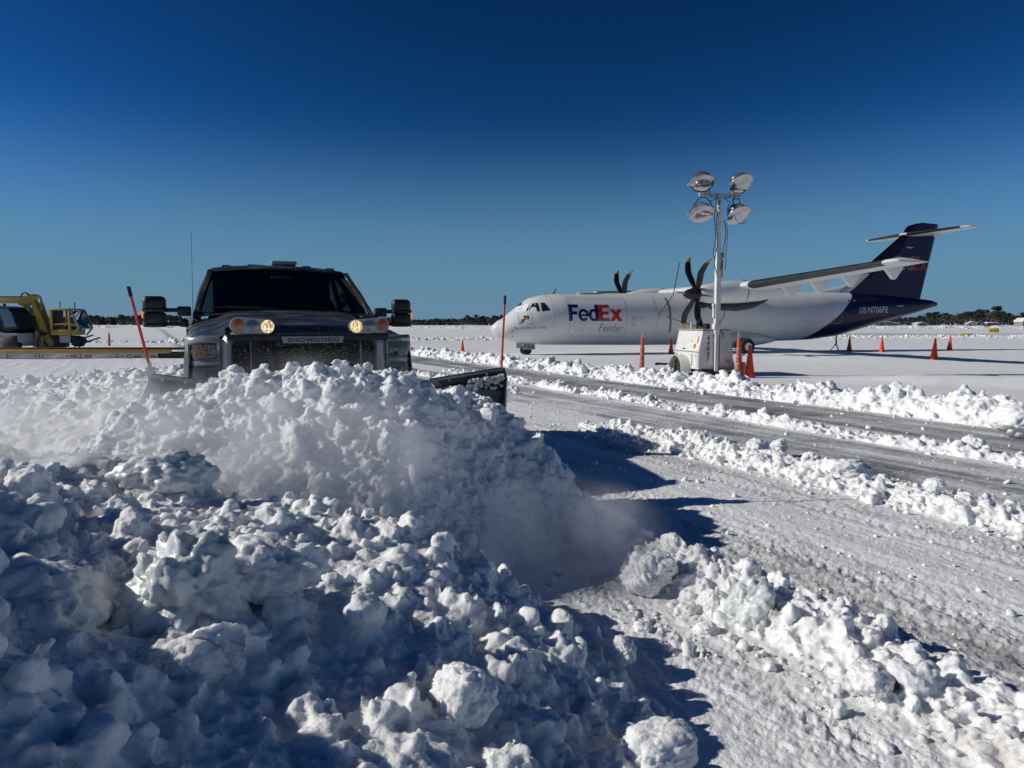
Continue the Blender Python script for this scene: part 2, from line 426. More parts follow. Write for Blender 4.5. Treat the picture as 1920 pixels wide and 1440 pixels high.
# ---- deep churned snow left of the truck
LEFT = [(-9.5,13,.72),(-7.9,13,.80),(-6.4,13,.98),(-5.9,13,1.0),(-6.5,9,.66),(-5.5,9,.80),(-4.1,8,.92),(-4.3,6,.62),(-4.2,6.5,.75),(-3.1,5.5,.85),(-3.3,4.5,.78),(-2.6,4.6,.85),(-3.0,4.0,.85),
 (-3.5,6.5,.85),(-4.2,8.2,.9),(-5.4,10.5,.9),(-12,14,.6),(-9,9,.6),(-6,5.5,.6),(-5,4,.7),(-8,16,.45),(-12,17,.4),(-6,15.5,.5),(-14,9,.6),(-3.6,3.4,.9),(-6,3,.7)]
leftb = TPS(LEFT)
def hl(x, y):
    z = leftb(x, y) - .10 + .05 * fbm(np.stack([x * 1.2, y * 1.2, x * 0 + 6], -1), 3)
    w = truck_w(x, y); t = truck_t(x, y)
    z = np.where((w > -1.12) & (t > -.9), -.1, z)
    z = np.where((t <= -.6) & (blade_front(x, y) < .0) & (w > -1.2), -.1, z)
    return np.clip(z, -.02, 1.3) * sstep(17.5, 15.5, y) * sstep(-1.7, -2.1, x)
C, r = scatter_on(hl, 12000, -13, -1.9, 3.2, 16.5, .022, .12, 2.6, sink=.5)
g = cat_geo(heap_geo(hl, -14, -1.8, 3.0, 17.5, .06), lumps_geo(C, r))
o = remesh_snow('snow_bank', g, .024, M_SNOW, disp=((2.5, .07), (6, .035), (14, .016), (32, .009)))
tag(o, 'sunlit churned snow bank left of the truck below the conveyor', 'snow bank')

# ---- windrows along the lanes
def windrow(p0, q0, q1, height, width, n, rmin, rmax, voxel, mat, label, skip=None, gap=.5, wob=.20):
    x0, y0 = from_pq(p0, q0); x1, y1 = from_pq(p0, q1)
    def prof(x, y):
        p = road_p(x, y); q = road_q(x, y)
        c = p0 + wob * perlin(np.stack([q * .35, q * 0 + p0, q * 0], -1)) * 2
        m = 1 + gap * perlin(np.stack([q * .8, q * 0, q * 0 + p0], -1)) * 2
        d = (p - c) / width
        z = height * m * np.clip(1 - d * d, 0, 1)
        return z * sstep(q0, q0 + .8, q) * sstep(q1, q1 - .8, q) + .12
    # heap built in road frame then rotated
    qs = q1 - q0; st = max(.03, voxel * 2)
    def hloc(pp, qq):
        x, y = from_pq(pp, qq); return prof(x, y) - .01
    V, F = heap_geo(hloc, p0 - width * 1.6, p0 + width * 1.6, q0, q1, st, zbot=.0)
    X, Y = from_pq(V[:, 0].copy(), V[:, 1].copy()); V = np.stack([X, Y, V[:, 2]], 1)
    F = F[:, ::1]
    q = rng.uniform(q0, q1, n); pp = p0 + rng.normal(size=n) * width * .72
    x, y = from_pq(pp, q); z = prof(x, y); rr = sizes(n, rmin, rmax, 2.9)
    far = np.abs(pp - p0) / width
    rr = rr * np.where(far > 1.1, .55, 1)
    z = np.maximum(z, .14)
    Cc = np.stack([x, y, z + rr * rng.uniform(-.3, .5, n)], 1)
    g = cat_geo((V, F), lumps_geo(Cc, rr, rough=.5))
    o = remesh_snow('snow_windrow', g, voxel, mat, disp=((.8 / rmax, rmax * .20), (2.2 / rmax, rmax * .12), (5 / rmax, rmax * .06), (11 / rmax, rmax * .03)))
    return tag(o, label, 'snow ridge', 'ridges of plowed snow along the lanes')
windrow(2.82, .6, 5.35, .14, .36, 2000, .014, .095, .0105, M_SNOWD, 'nearest ridge of big snow clumps running to the lower right corner')
windrow(5.86, 2.5, 9.1, .14, .34, 2600, .016, .115, .014, M_SNOWD, 'middle ridge with dirty left end beyond the truck shadow')
windrow(8.6, 3.0, 22, .10, .26, 2600, .02, .11, .020, M_SNOW, 'low thin ridge between the two icy grey strips', gap=.6)
windrow(11.75, 3.0, 18, .28, .55, 4200, .024, .17, .024, M_SNOW, 'tall white ridge in front of the light tower trailer')
windrow(11.85, 17.4, 46, .26, .55, 4800, .035, .19, .04, M_SNOW, 'far part of the white ridge leading past the aircraft nose')
windrow(7.3, 14, 30, .07, .35, 900, .03, .10, .03, M_SNOW, 'faint broken ridge behind the right end of the plow', gap=.9)

# crumbs scattered over the lanes and the snow field
n = 5500; pc = rng.uniform(1.9, 11.3, n); yq = 3.2 + 22 * rng.uniform(0, 1, n) ** 1.7
near_ridge = rng.choice([2.82, 5.86, 5.86, 8.6, 11.75, 11.75, 4.6], n); use = rng.uniform(size=n) < .85
pc = np.where(use, near_ridge + rng.normal(size=n) * .55, pc)
xx = (pc - .447 * yq) / .894; rr = sizes(n, .007, .05, 3.2)
keep = (pc > 1.95) & (xx < 14); xx, yq, rr = xx[keep], yq[keep], rr[keep]
V, F = lumps_geo(np.stack([xx, yq, ground_h(xx, yq) + rr * .25], 1), rr, tmpl=1, rough=.7)
o = bpy.data.objects.new('snow_crumbs', np_mesh('snow_crumbs', V, F, M_SNOW)); link(o)
tag(o, 'small snow crumbs scattered over the packed lanes', 'snow crumbs', kind='stuff')

# ------------------------------------------------------------------ mesh builder
class MB:
    def __init__(s): s.bm = bmesh.new(); s.mats = []; s.mi = 0
    def mat(s, m):
        if m not in s.mats: s.mats.append(m)
        s.mi = s.mats.index(m); return s
    def _f(s, vs):
        try: f = s.bm.faces.new(vs); f.material_index = s.mi; return f
        except ValueError: return None
    def box(s, c, d, rot=None, bevel=0.0, seg=2):
        """c centre, d full sizes"""
        M = (rot.to_4x4() if rot is not None else Matrix.Identity(4))
        vs = [s.bm.verts.new(M @ Vector((sx * d[0] / 2, sy * d[1] / 2, sz * d[2] / 2)) + Vector(c))
              for sz in (-1, 1) for sy in (-1, 1) for sx in (-1, 1)]
        fs = [s._f([vs[i] for i in q]) for q in ((0, 2, 3, 1), (4, 5, 7, 6), (0, 1, 5, 4), (2, 6, 7, 3), (0, 4, 6, 2), (1, 3, 7, 5))]
        if bevel > 0:
            es = list({e for f in fs for e in f.edges})
            r = bmesh.ops.bevel(s.bm, geom=es, offset=bevel, segments=seg, affect='EDGES', profile=.5)
            for f in r['faces']: f.material_index = s.mi
        return s
    def tube(s, pts, r, n=10, caps=True, flat=1.0):
        """polyline tube, r number or list"""
        pts = [Vector(p) for p in pts]; rs = r if isinstance(r, (list, tuple)) else [r] * len(pts)
        rings = []; prev = None
        for i, p in enumerate(pts):
            t = (pts[min(i + 1, len(pts) - 1)] - pts[max(i - 1, 0)]).normalized()
            if prev is None:
                up = Vector((0, 0, 1)) if abs(t.z) < .95 else Vector((1, 0, 0))
                a = t.cross(up).normalized()
            else: a = (prev - t * prev.dot(t)).normalized()
            b = t.cross(a); prev = a
            rings.append([s.bm.verts.new(p + rs[i] * (math.cos(2 * math.pi * k / n) * a + flat * math.sin(2 * math.pi * k / n) * b)) for k in range(n)])
        for A, B in zip(rings, rings[1:]):
            for k in range(n): s._f([A[k], A[(k + 1) % n], B[(k + 1) % n], B[k]])
        if caps: s._f(rings[0][::-1]); s._f(rings[-1])
        return s
    def lathe(s, prof, c=(0, 0, 0), axis='Z', n=24, scale=(1, 1, 1), rot=None):
        """prof list of (radius, height)"""
        rings = []
        for r, h in prof:
            ring = []
            for k in range(n):
                a = 2 * math.pi * k / n; v = Vector((r * math.cos(a) * scale[0], r * math.sin(a) * scale[1], h * scale[2]))
                if axis == 'X': v = Vector((v.z, v.x, v.y))
                elif axis == 'Y': v = Vector((v.y, v.z, v.x))
                if rot is not None: v = rot @ v
                ring.append(s.bm.verts.new(v + Vector(c)))
            rings.append(ring)
        for A, B in zip(rings, rings[1:]):
            for k in range(n): s._f([A[k], A[(k + 1) % n], B[(k + 1) % n], B[k]])
        if prof[0][0] > 1e-4: s._f(rings[0][::-1])
        if prof[-1][0] > 1e-4: s._f(rings[-1])
        return s
    def grid(s, P, close_u=False):
        """P[i][j] points -> quads"""
        V = [[s.bm.verts.new(Vector(p)) for p in row] for row in P]
        for A, B in zip(V, V[1:]):
            m = len(A)
            for k in range(m if close_u else m - 1): s._f([A[k], A[(k + 1) % m], B[(k + 1) % m], B[k]])
        return V
    def loft(s, rings, cap=True):
        V = s.grid(rings, close_u=True)
        if cap: s._f(V[0][::-1]); s._f(V[-1])
        return s
    def prism(s, poly, d, origin=(0, 0, 0), ux=(1, 0, 0), uy=(0, 0, 1), bevel=0.0):
        """2-D polygon in plane (ux, uy) extruded along d vector"""
        o = Vector(origin); ux = Vector(ux); uy = Vector(uy); d = Vector(d)
        A = [s.bm.verts.new(o + ux * p[0] + uy * p[1]) for p in poly]
        B = [s.bm.verts.new(o + ux * p[0] + uy * p[1] + d) for p in poly]
        fs = [s._f(A[::-1]), s._f(B)]
        n = len(A)
        for k in range(n): fs.append(s._f([A[k], A[(k + 1) % n], B[(k + 1) % n], B[k]]))
        if bevel > 0:
            es = list({e for f in fs if f for e in f.edges})
            r = bmesh.ops.bevel(s.bm, geom=es, offset=bevel, segments=2, affect='EDGES', profile=.5)
            for f in r['faces']: f.material_index = s.mi
        return s
    def quad(s, *pts):
        s._f([s.bm.verts.new(Vector(p)) for p in pts]); return s
    def build(s, name, mat=None, parent=None, smooth=35, sub=0):
        bmesh.ops.recalc_face_normals(s.bm, faces=s.bm.faces)
        me = bpy.data.meshes.new(name); s.bm.to_mesh(me); s.bm.free()
        ms = s.mats if s.mats else [mat]
        for m in ms: me.materials.append(m)
        if smooth:
            me.polygons.foreach_set('use_smooth', np.ones(len(me.polygons), bool))
            me.set_sharp_from_angle(angle=R(smooth))
        o = bpy.data.objects.new(name, me); link(o, parent)
        if sub:
            md = o.modifiers.new('s', 'SUBSURF'); md.levels = sub; md.render_levels = sub
        return o

def text_geo(body, size, bold=0.0, shear=0.0, spacing=1.0, extrude=0.0, align='LEFT'):
    cu = bpy.data.curves.new('t', 'FONT'); cu.body = body; cu.size = size; cu.offset = bold; cu.shear = shear
    cu.space_character = spacing; cu.extrude = extrude; cu.align_x = align; cu.resolution_u = 4
    o = bpy.data.objects.new('t', cu); scene.collection.objects.link(o)
    dg = bpy.context.evaluated_depsgraph_get(); dg.update()
    me = bpy.data.meshes.new_from_object(o.evaluated_get(dg)); bpy.data.objects.remove(o); bpy.data.curves.remove(cu)
    return me
def text_obj(name, body, size, mat, parent, loc, xdir, ydir, bold=0.0, spacing=1.0, fit=None, align='LEFT', extrude=0.001, shear=0.0):
    """flat lettering standing on a surface; fit=(width,height) rescales to a box"""
    me = text_geo(body, size, bold, shear, spacing, extrude, align)
    co = np.empty(len(me.vertices) * 3, np.float32); me.vertices.foreach_get('co', co); co = co.reshape(-1, 3)
    if fit:
        lo = co.min(0); hi = co.max(0)
        co[:, 0] = (co[:, 0] - lo[0]) / (hi[0] - lo[0]) * fit[0]; co[:, 1] = (co[:, 1] - lo[1]) / (hi[1] - lo[1]) * fit[1]
    x = Vector(xdir).normalized(); y = Vector(ydir).normalized(); z = x.cross(y)
    B = np.array([x, y, z], np.float32)
    co = co @ B + np.array(loc, np.float32)
    me.vertices.foreach_set('co', co.ravel()); me.update(); me.materials.clear(); me.materials.append(mat)
    o = bpy.data.objects.new(name, me); return link(o, parent)

def lerp(a, b, t): return a + (b - a) * t
def interp(xs, ys, x): return float(np.interp(x, xs, ys))

# ------------------------------------------------------------------ materials
m_body = node_mat('truck_paint', (.022, .027, .034), .38, 0.25, noise=(4, .75, (.12, .135, .15)), coat=.3)
m_chrome = node_mat('salty_chrome', (.40, .41, .415), .34, .65, noise=(9, .6, (.36, .37, .37)))
m_black = node_mat('black_plastic', (.012, .012, .013), .42, noise=(14, .4, (.05, .05, .052)))
m_trim = node_mat('black_trim', (.01, .01, .011), .5)
m_mesh = node_mat('grille_mesh', (.008, .008, .009), .6, noise=(30, .6, (.06, .055, .05)))
m_steel = node_mat('brushed_steel', (.34, .35, .36), .34, .9, noise=(7, .5, (.22, .22, .22)))
m_poly = node_mat('blade_sheet', (.20, .215, .23), .42, .35, noise=(6, .5, (.42, .43, .44)))
m_rubber = node_mat('tyre_rubber', (.014, .014, .015), .8, noise=(12, .5, (.03, .03, .03)))
m_orange = node_mat('marker_orange', (.55, .07, .02), .5)
m_lamp_clear = node_mat('lamp_glass', (.16, .18, .20), .12, .3, noise=(25, .5, (.5, .52, .54)), coat=.8)
m_lamp_amber = node_mat('amber_lens', (.45, .12, .03), .2, noise=(40, .8, (.12, .03, .02)), coat=.8)
m_lamp_lit = node_mat('lit_lens', (.5, .42, .28), .3)
_n = m_lamp_lit.node_tree.nodes; _l = m_lamp_lit.node_tree.links; _b = _n['Principled BSDF']
_tc = _n.new('ShaderNodeTexCoord'); _mp = _n.new('ShaderNodeMapping'); _mp.inputs['Scale'].default_value = (1.0, 1.0, .35); _l.new(_tc.outputs['Object'], _mp.inputs[0])
_v = _n.new('ShaderNodeTexNoise'); _v.inputs['Scale'].default_value = 130; _v.inputs['Detail'].default_value = 2; _l.new(_mp.outputs[0], _v.inputs['Vector'])
_r = _n.new('ShaderNodeMapRange'); _r.inputs[1].default_value = .38; _r.inputs[2].default_value = .62; _r.inputs[3].default_value = .12; _r.inputs[4].default_value = 1.25; _l.new(_v.outputs['Fac'], _r.inputs[0])
_b.inputs['Emission Color'].default_value = (1.0, .74, .36, 1); _l.new(_r.outputs[0], _b.inputs['Emission Strength'])
m_lamp_dark = node_mat('dark_lens', (.05, .06, .07), .12, .2, noise=(20, .4, (.14, .15, .16)), coat=.9)
m_amber_lit = node_mat('amber_lit', (.7, .15, .03), .3, emit=((1.0, .18, .04), .9))
m_pod = node_mat('pod_housing', (.26, .27, .28), .25, .2, coat=.8, noise=(30, .4, (.35, .36, .37)))
m_sign = node_mat('sign_steel', (.27, .28, .30), .4, .3)
m_ink = node_mat('black_ink', (.012, .012, .013), .6)
m_seat = node_mat('seat_cloth', (.03, .032, .034), .85)
m_snowcap = M_SNOW
m_reflect = node_mat('dotted_reflector', (.10, .07, .06), .2, coat=.9)
def glass_mat(name, tint=(.25, .28, .30), clear=.55):
    m = bpy.data.materials.new(name); m.use_nodes = True; nt = m.node_tree; n = nt.nodes; l = nt.links
    n.remove(n['Principled BSDF']); out = n['Material Output']
    t = n.new('ShaderNodeBsdfTransparent'); t.inputs[0].default_value = (*[c * clear for c in tint], 1)
    g = n.new('ShaderNodeBsdfGlossy'); g.inputs['Roughness'].default_value = .04; g.inputs[0].default_value = (.9, .95, 1, 1)
    f = n.new('ShaderNodeFresnel'); f.inputs[0].default_value = 1.45
    mx = n.new('ShaderNodeMixShader'); l.new(f.outputs[0], mx.inputs[0]); l.new(t.outputs[0], mx.inputs[1]); l.new(g.outputs[0], mx.inputs[2])
    l.new(mx.outputs[0], out.inputs[0]); return m
m_glass = glass_mat('tinted_glass', clear=.30)
m_glass2 = glass_mat('clear_glass', (.75, .85, .9), .9)

# ------------------------------------------------------------------ pickup truck with plow
ZB = .25
truck = empty('pickup_truck', (TX, TY, ZB), TA)
tag(truck, 'dark pickup truck with glowing plow lights driving toward the camera behind the snow heap', 'truck')
def L(x, y, z): return (x, y, z - ZB)      # truck parts given with world heights

# body: hood and fenders as one skin; x across, y back from the grille, z up
def hood_prof(yy):
    zc = interp([0, .06, .2, 1.45], [1.655, 1.69, 1.715, 1.845], yy)
    fade = interp([0, .1, .35], [1.0, .6, 0], yy)
    pr = [(0, 0), (.2, -.002), (.40, -.006), (.55, -.014), (.63, -.03), (.68, -.062), (.76, -.088), (.86, -.105), (.94, -.14), (.985, -.21), (1.0, -.32), (1.015, -.5), (1.02, -.75), (1.01, -1.05), (.99, -1.2)]
    kx = interp([0, .12, .5, 1.45], [.955, .985, 1.0, .995], yy)
    return [(x * kx, zc + dz - (.02 * fade if x > .5 else 0)) for x, dz in pr]
mb = MB()
ysx = [0, .015, .05, .12, .25, .45, .7, .95, 1.2, 1.45]
P = []
for yy in ysx:
    pr = hood_prof(yy)
    row = [(-x, yy, z - ZB) for x, z in reversed(pr[1:])] + [(x, yy, z - ZB) for x, z in pr]
    P.append(row)
# wheel arch hidden behind the snow heap; close the nose with a black panel
mb.grid(P)
mb.build('front_body', m_body, truck, smooth=50)
mb = MB().box(L(0, .06, 1.12), (1.86, .06, .95)); mb.build('radiator_panel', m_mesh, truck)
# cab: door sides with belt line, tumblehome, roof
def side(sx):
    mb = MB().mat(m_body)
    x0 = 1.0 * sx; xb = .985 * sx; xr = .775 * sx
    # lower door skin
    mb.grid([[(x0, y, zz - ZB) for zz in (.55, 1.1, 1.5, 1.70)] for y in (1.45, 2.4, 3.7)])
    # shoulder to belt
    mb.grid([[(x0, y, 1.70 - ZB), (.975 * sx, y, 1.765 - ZB), (.94 * sx, y, 1.785 - ZB)] for y in (1.45, 2.4, 3.7)])
    # pillars: A, B, C as sloped prisms in the window plane
    def col(b0, b1, t0, t1):
        d = .045
        pts = [(.94, b0, 1.785), (.94, b1, 1.785), (.775, t1, 2.31), (.775, t0, 2.31)]
        A = [(p[0] * sx, p[1], p[2] - ZB) for p in pts]; B = [((p[0] - d) * sx, p[1], p[2] - ZB) for p in pts]
        mb.quad(*A); mb.quad(*B[::-1])
        for k in range(4): mb.quad(A[k], A[(k + 1) % 4], B[(k + 1) % 4], B[k])
    col(1.50, 1.62, 2.26, 2.36); col(2.55, 2.66, 2.60, 2.70); col(3.52, 3.70, 3.38, 3.52)
    # rail over the windows
    mb.tube([(.750 * sx, 2.34, 2.285 - ZB), (.750 * sx, 3.45, 2.29 - ZB)], .030, 8)
    return mb.build('cab_side', m_body, truck, smooth=40)
for sx in (-1, 1):
    side(sx)
    mb = MB().grid([[(.925 * sx, 1.58, 1.79 - ZB), (.925 * sx, 2.6, 1.79 - ZB), (.925 * sx, 3.6, 1.79 - ZB)], [(.765 * sx, 2.28, 2.30 - ZB), (.765 * sx, 2.65, 2.30 - ZB), (.765 * sx, 3.42, 2.30 - ZB)]])
    mb2 = MB(); mb2.quad((.925 * sx, 1.60, 1.79 - ZB), (.925 * sx, 2.56, 1.79 - ZB), (.765 * sx, 2.60, 2.30 - ZB), (.765 * sx, 2.33, 2.30 - ZB))
    mb2.quad((.925 * sx, 2.65, 1.79 - ZB), (.925 * sx, 3.54, 1.79 - ZB), (.765 * sx, 3.40, 2.30 - ZB), (.765 * sx, 2.69, 2.30 - ZB))
    mb2.build('side_window', m_glass, truck, smooth=0)
# roof with crown
mb = MB(); P = []
for yy, zz, kx in ((2.20, 2.325, .93), (2.24, 2.352, .965), (2.34, 2.378, 1.0), (2.7, 2.405, 1.0), (3.2, 2.40, 1.0), (3.44, 2.375, .98), (3.5, 2.33, .95)):
    P.append([(x * kx, yy + .10 * (abs(x) / .8) ** 2 * (1 if yy < 2.5 else 0), zz - d * (1 if yy > 2.25 else .85) - ZB) for x, d in
              ((-.80, .115), (-.785, .07), (-.72, .042), (-.55, .018), (-.3, .004), (0, 0), (.3, .004), (.55, .018), (.72, .042), (.785, .07), (.80, .115))])
mb.grid(P); mb.build('roof', m_body, truck, smooth=60)
# windscreen: curved glass between the pillars
def ws_pt(u, v):     # u -1..1, v 0..1
    xb, xt = .88, .735
    x = (lerp(xb, xt, v) + .035 * math.sin(math.pi * min(1, max(0, v)))) * u; bulge = .13 * (1 - u * u)
    y = lerp(1.55, 2.33, v) - bulge; z = lerp(1.795, 2.285, v) + .035 * (1 - u * u)
    return (x, y, z - ZB)
mb = MB(); mb.grid([[ws_pt(u, v) for u in np.linspace(-.985, .985, 15)] for v in np.linspace(.0, .985, 6)])
mb.build('windscreen', m_glass, truck, smooth=60)
for sx in (-1, 1):     # A pillar outer trim
    mb = MB(); P = []
    for v in np.linspace(-.08, .965, 8):
        p = Vector(ws_pt(sx * .97, v)); q = Vector(ws_pt(sx * 1.0, v)) + Vector((sx * .045, .10, .0)); m_ = Vector(ws_pt(sx * 1.0, v)) + Vector((sx * .018, -.012, .012))
        P.append([p, m_, m_ + Vector((sx * .02, .03, 0)), q, p + Vector((0, .12, -.03))])
    mb.loft(P); mb.build('windscreen_pillar', m_body, truck, smooth=50)
mb = MB(); mb.tube([Vector(ws_pt(u, .985)) + Vector((0, -.012, .012)) for u in np.linspace(-.99, .99, 13)], .009, 6)
for sx in (-1, 1): mb.tube([Vector(ws_pt(sx * .985, v)) + Vector((0, -.008, .01)) for v in np.linspace(0, .985, 7)], .007, 6)
mb.build('windscreen_seal', m_black, truck)
# cowl and wipers
mb = MB(); mb.grid([[(u * .93, 1.43 - .10 * (1 - u * u), 1.815 - ZB - .05 * u * u) for u in np.linspace(-1, 1, 9)], [(u * .92, 1.60 - .12 * (1 - u * u), 1.80 - ZB + .02) for u in np.linspace(-1, 1, 9)]])
mb.build('cowl', m_trim, truck)
def wiper(xa, xb, va, vb):
    mb = MB(); a = Vector(ws_pt(xa, va)); b = Vector(ws_pt(xb, vb)); o_ = Vector((0, -.03, .02))
    mid = (a + b) / 2 + o_ * 1.6
    mb.tube([a + o_, mid, b + o_], [.012, .009, .006], 6)
    mb.tube([lerp(a, b, .35) + o_ * .6, b + o_ * .6 + (b - a) * .25], .008, 6)
    return mb.build('wiper', m_trim, truck)
wiper(-.12, -.72, .0, .09); wiper(.80, .12, -.03, .10)
# interior: dash, seats, wheel, rear wall
mb = MB(); mb.box(L(0, 1.75, 1.72), (1.6, .35, .14), bevel=.04); mb.build('dashboard', m_seat, truck)
mb = MB(); mb.box(L(.05, 1.72, 1.795), (.5, .18, .008)); mb.build('dash_paper', node_mat('paper', (.35, .42, .44), .7), truck)
mb = MB(); mb.box(L(0, 3.40, 2.03), (1.46, .04, .62)); mb.build('rear_wall', m_seat, truck)  # raised across the rear window to block the sky light behind
for x in (-.38, .38):
    st = MB().box(L(x, 2.45, 1.72), (.46, .14, .62), rot=Matrix.Rotation(R(-12), 3, 'X'), bevel=.05).build('seat_back', m_seat, truck)
    MB().box(L(x, 2.56, 2.10), (.26, .11, .17), bevel=.045).build('headrest', m_seat, st)
    MB().box(L(x, 2.15, 1.42), (.48, .5, .14), bevel=.05).build('seat_cushion', m_seat, st)
mb = MB(); pts = [(.38 + .17 * math.cos(a), 1.98 + .06 * math.sin(a), 1.84 - ZB + .16 * math.sin(a)) for a in np.linspace(0, 2 * math.pi, 25)]
mb.tube(pts, .014, 6, caps=False); mb.build('steering_wheel', m_trim, truck)
mb = MB().box(L(0, 2.05, 2.20), (.24, .03, .07), bevel=.012); mb.build('rear_view_mirror', m_trim, truck)
# cargo bed
mb = MB(); mb.box(L(0, 4.75, 1.15), (2.0, 2.0, .9), bevel=.05); mb.box(L(0, 4.75, 1.605), (1.94, 1.94, .03), bevel=.01)
mb.build('cargo_bed', m_body, truck)
mb = MB().box(L(0, 2.5, .75), (1.7, 4.6, .35), bevel=.04); mb.build('chassis', m_trim, truck)
for x in (-.86, .86):
    for y in (.95, 4.75):
        w = MB().lathe([(.001, -.13), (.30, -.14), (.385, -.12), (.40, -.06), (.40, .06), (.385, .12), (.30, .14), (.001, .13)], (x, y, .40), 'X', 28).build('wheel', m_rubber, truck)
        MB().lathe([(.001, -.15), (.10, -.15), (.20, -.142), (.225, -.147), (.225, .147), (.20, .142), (.10, .15), (.001, .15)], (x, y, .40), 'X', 20).build('rim', m_steel, w)
# roof lamps and beacon
for x, z in ((-.58, 2.392), (-.30, 2.408), (.0, 2.412), (.32, 2.408), (.60, 2.390)):
    MB().box(L(x, 2.50, z - .026), (.10, .09, .026), bevel=.011).build('clearance_lamp', m_lamp_dark, truck)
bc = MB().box(L(.10, 2.95, 2.455), (.31, .24, .05), bevel=.022, seg=3).build('roof_beacon', node_mat('beacon_cover', (.25, .34, .36), .3, coat=.5), truck)
MB().box(L(.10, 2.95, 2.418), (.27, .20, .03), bevel=.008).build('beacon_base', m_trim, bc)
MB().tube([L(-.1, 2.95, 2.42), L(-.22, 2.9, 2.425), L(-.32, 3.1, 2.41)], .005, 5).build('cable', m_trim, bc)
# antenna
MB().tube([L(-.93, 1.35, 1.70), L(-.93, 1.36, 1.80), L(-.92, 1.42, 2.62)], [.006, .0032, .0016], 6).build('antenna', m_trim, truck)
# towing mirrors
for sx in (-1, 1):
    cx = 1.285 if sx < 0 else 1.24
    cx = cx * sx
    mr = MB().box(L(cx, 1.52, 1.895), (.215, .13, .165), bevel=.05, seg=4)
    mr.box(L(cx, 1.52, 1.752), (.205, .125, .125), bevel=.018)
    mr.box(L(cx, 1.52, 1.838), (.217, .15, .04), bevel=.012)
    mr.box(L(cx, 1.52, 1.688), (.21, .135, .045), bevel=.015)
    hd = mr.build('towing_mirror', m_black, truck, smooth=50)
    ar = MB(); ar.box(L(sx * 1.12, 1.55, 1.838), (.16, .05, .042), bevel=.01); ar.box(L(sx * 1.12, 1.55, 1.695), (.14, .045, .038), bevel=.01)
    ar.box(L(sx * 1.015, 1.57, 1.828), (.13, .10, .10), bevel=.015); ar.box(L(sx * 1.02, 1.57, 1.705), (.08, .08, .08), bevel=.015)
    ar.build('mirror_arm', m_black, hd)
    MB().box((cx + sx * .108, 1.50, 1.79 - ZB), (.016, .06, .07), bevel=.005).build('side_marker_lamp', m_amber_lit, hd)
# grille surround: rounded frame
def frame_strip(mb, outer, inner, y0, y1):
    n = len(outer)
    for k in range(n - 1):
        a, b = outer[k], outer[k + 1]; c, d = inner[k + 1], inner[k]
        mb.quad((a[0], y0, a[1] - ZB), (b[0], y0, b[1] - ZB), (c[0], y0, c[1] - ZB), (d[0], y0, d[1] - ZB))
        mb.quad((a[0], y0, a[1] - ZB), (a[0], y1, a[1] - ZB), (b[0], y1, b[1] - ZB), (b[0], y0, b[1] - ZB))
        mb.quad((d[0], y0, d[1] - ZB), (c[0], y0, c[1] - ZB), (c[0], y1, c[1] - ZB), (d[0], y1, d[1] - ZB))
def arch(w, zt, r, zb, n=7):
    pts = [(-w, zb), (-w, zt - r)] + [(-w + r - r * math.cos(a), zt - r + r * math.sin(a)) for a in np.linspace(0, math.pi / 2, n)][1:]
    return pts + [(-x, z) for x, z in reversed(pts)]
def chrome_frame(name, wo, zo, ro, wi, zi, ri, zb, y0, dep, mat, parent):
    O = arch(wo, zo, ro, zb); I = arch(wi, zi, ri, zb)
    mid = [((a[0] + b[0]) / 2, (a[1] + b[1]) / 2) for a, b in zip(O, I)]
    mb = MB(); rows = []
    for k in range(len(O)):
        o_, i_, m_ = O[k], I[k], mid[k]
        rows.append([(o_[0], y0 + dep, o_[1] - ZB), (lerp(o_[0], m_[0], .15), y0 + .02, lerp(o_[1], m_[1], .15) - ZB), (m_[0], y0 - .008, m_[1] - ZB),
                     (lerp(i_[0], m_[0], .15), y0 + .015, lerp(i_[1], m_[1], .15) - ZB), (i_[0], y0 + dep, i_[1] - ZB)])
    mb.grid(rows); return mb.build(name, mat, parent, smooth=60)
gr = chrome_frame('grille_frame', .705, 1.640, .13, .605, 1.585, .09, .7, -.06, .12, m_chrome, truck)
mb = MB()
for z in (1.48, 1.36, 1.24, 1.12): mb.box(L(0, .015, z), (1.2, .04, .03), bevel=.008)
for x in (-.3, .3): mb.box(L(x, .01, 1.25), (.05, .05, .62), bevel=.01)
mb.build('grille_bars', m_mesh, gr)
# hood nose with raised lettering
mb = MB(); mb.grid([[(x, -.045 - .03 * (1 - (x / .66) ** 2) + (0 if zz < 1.66 else .05), zz - .02 * (x / .66) ** 2 * (1 if zz > 1.6 else .3) - ZB) for x in np.linspace(-.66, .66, 11)] for zz in (1.612, 1.635, 1.668, 1.69)])
ns = mb.build('hood_nose', m_body, truck, smooth=60)
text_obj('lettering', 'SUPER DUTY', .1, node_mat('embossed_letters', (.024, .028, .036), .38, .3), truck, (-.36, -.083, 1.622 - ZB), (1, 0, 0), (0, .12, 1), fit=(.72, .038), spacing=1.15, extrude=.003, bold=.004)
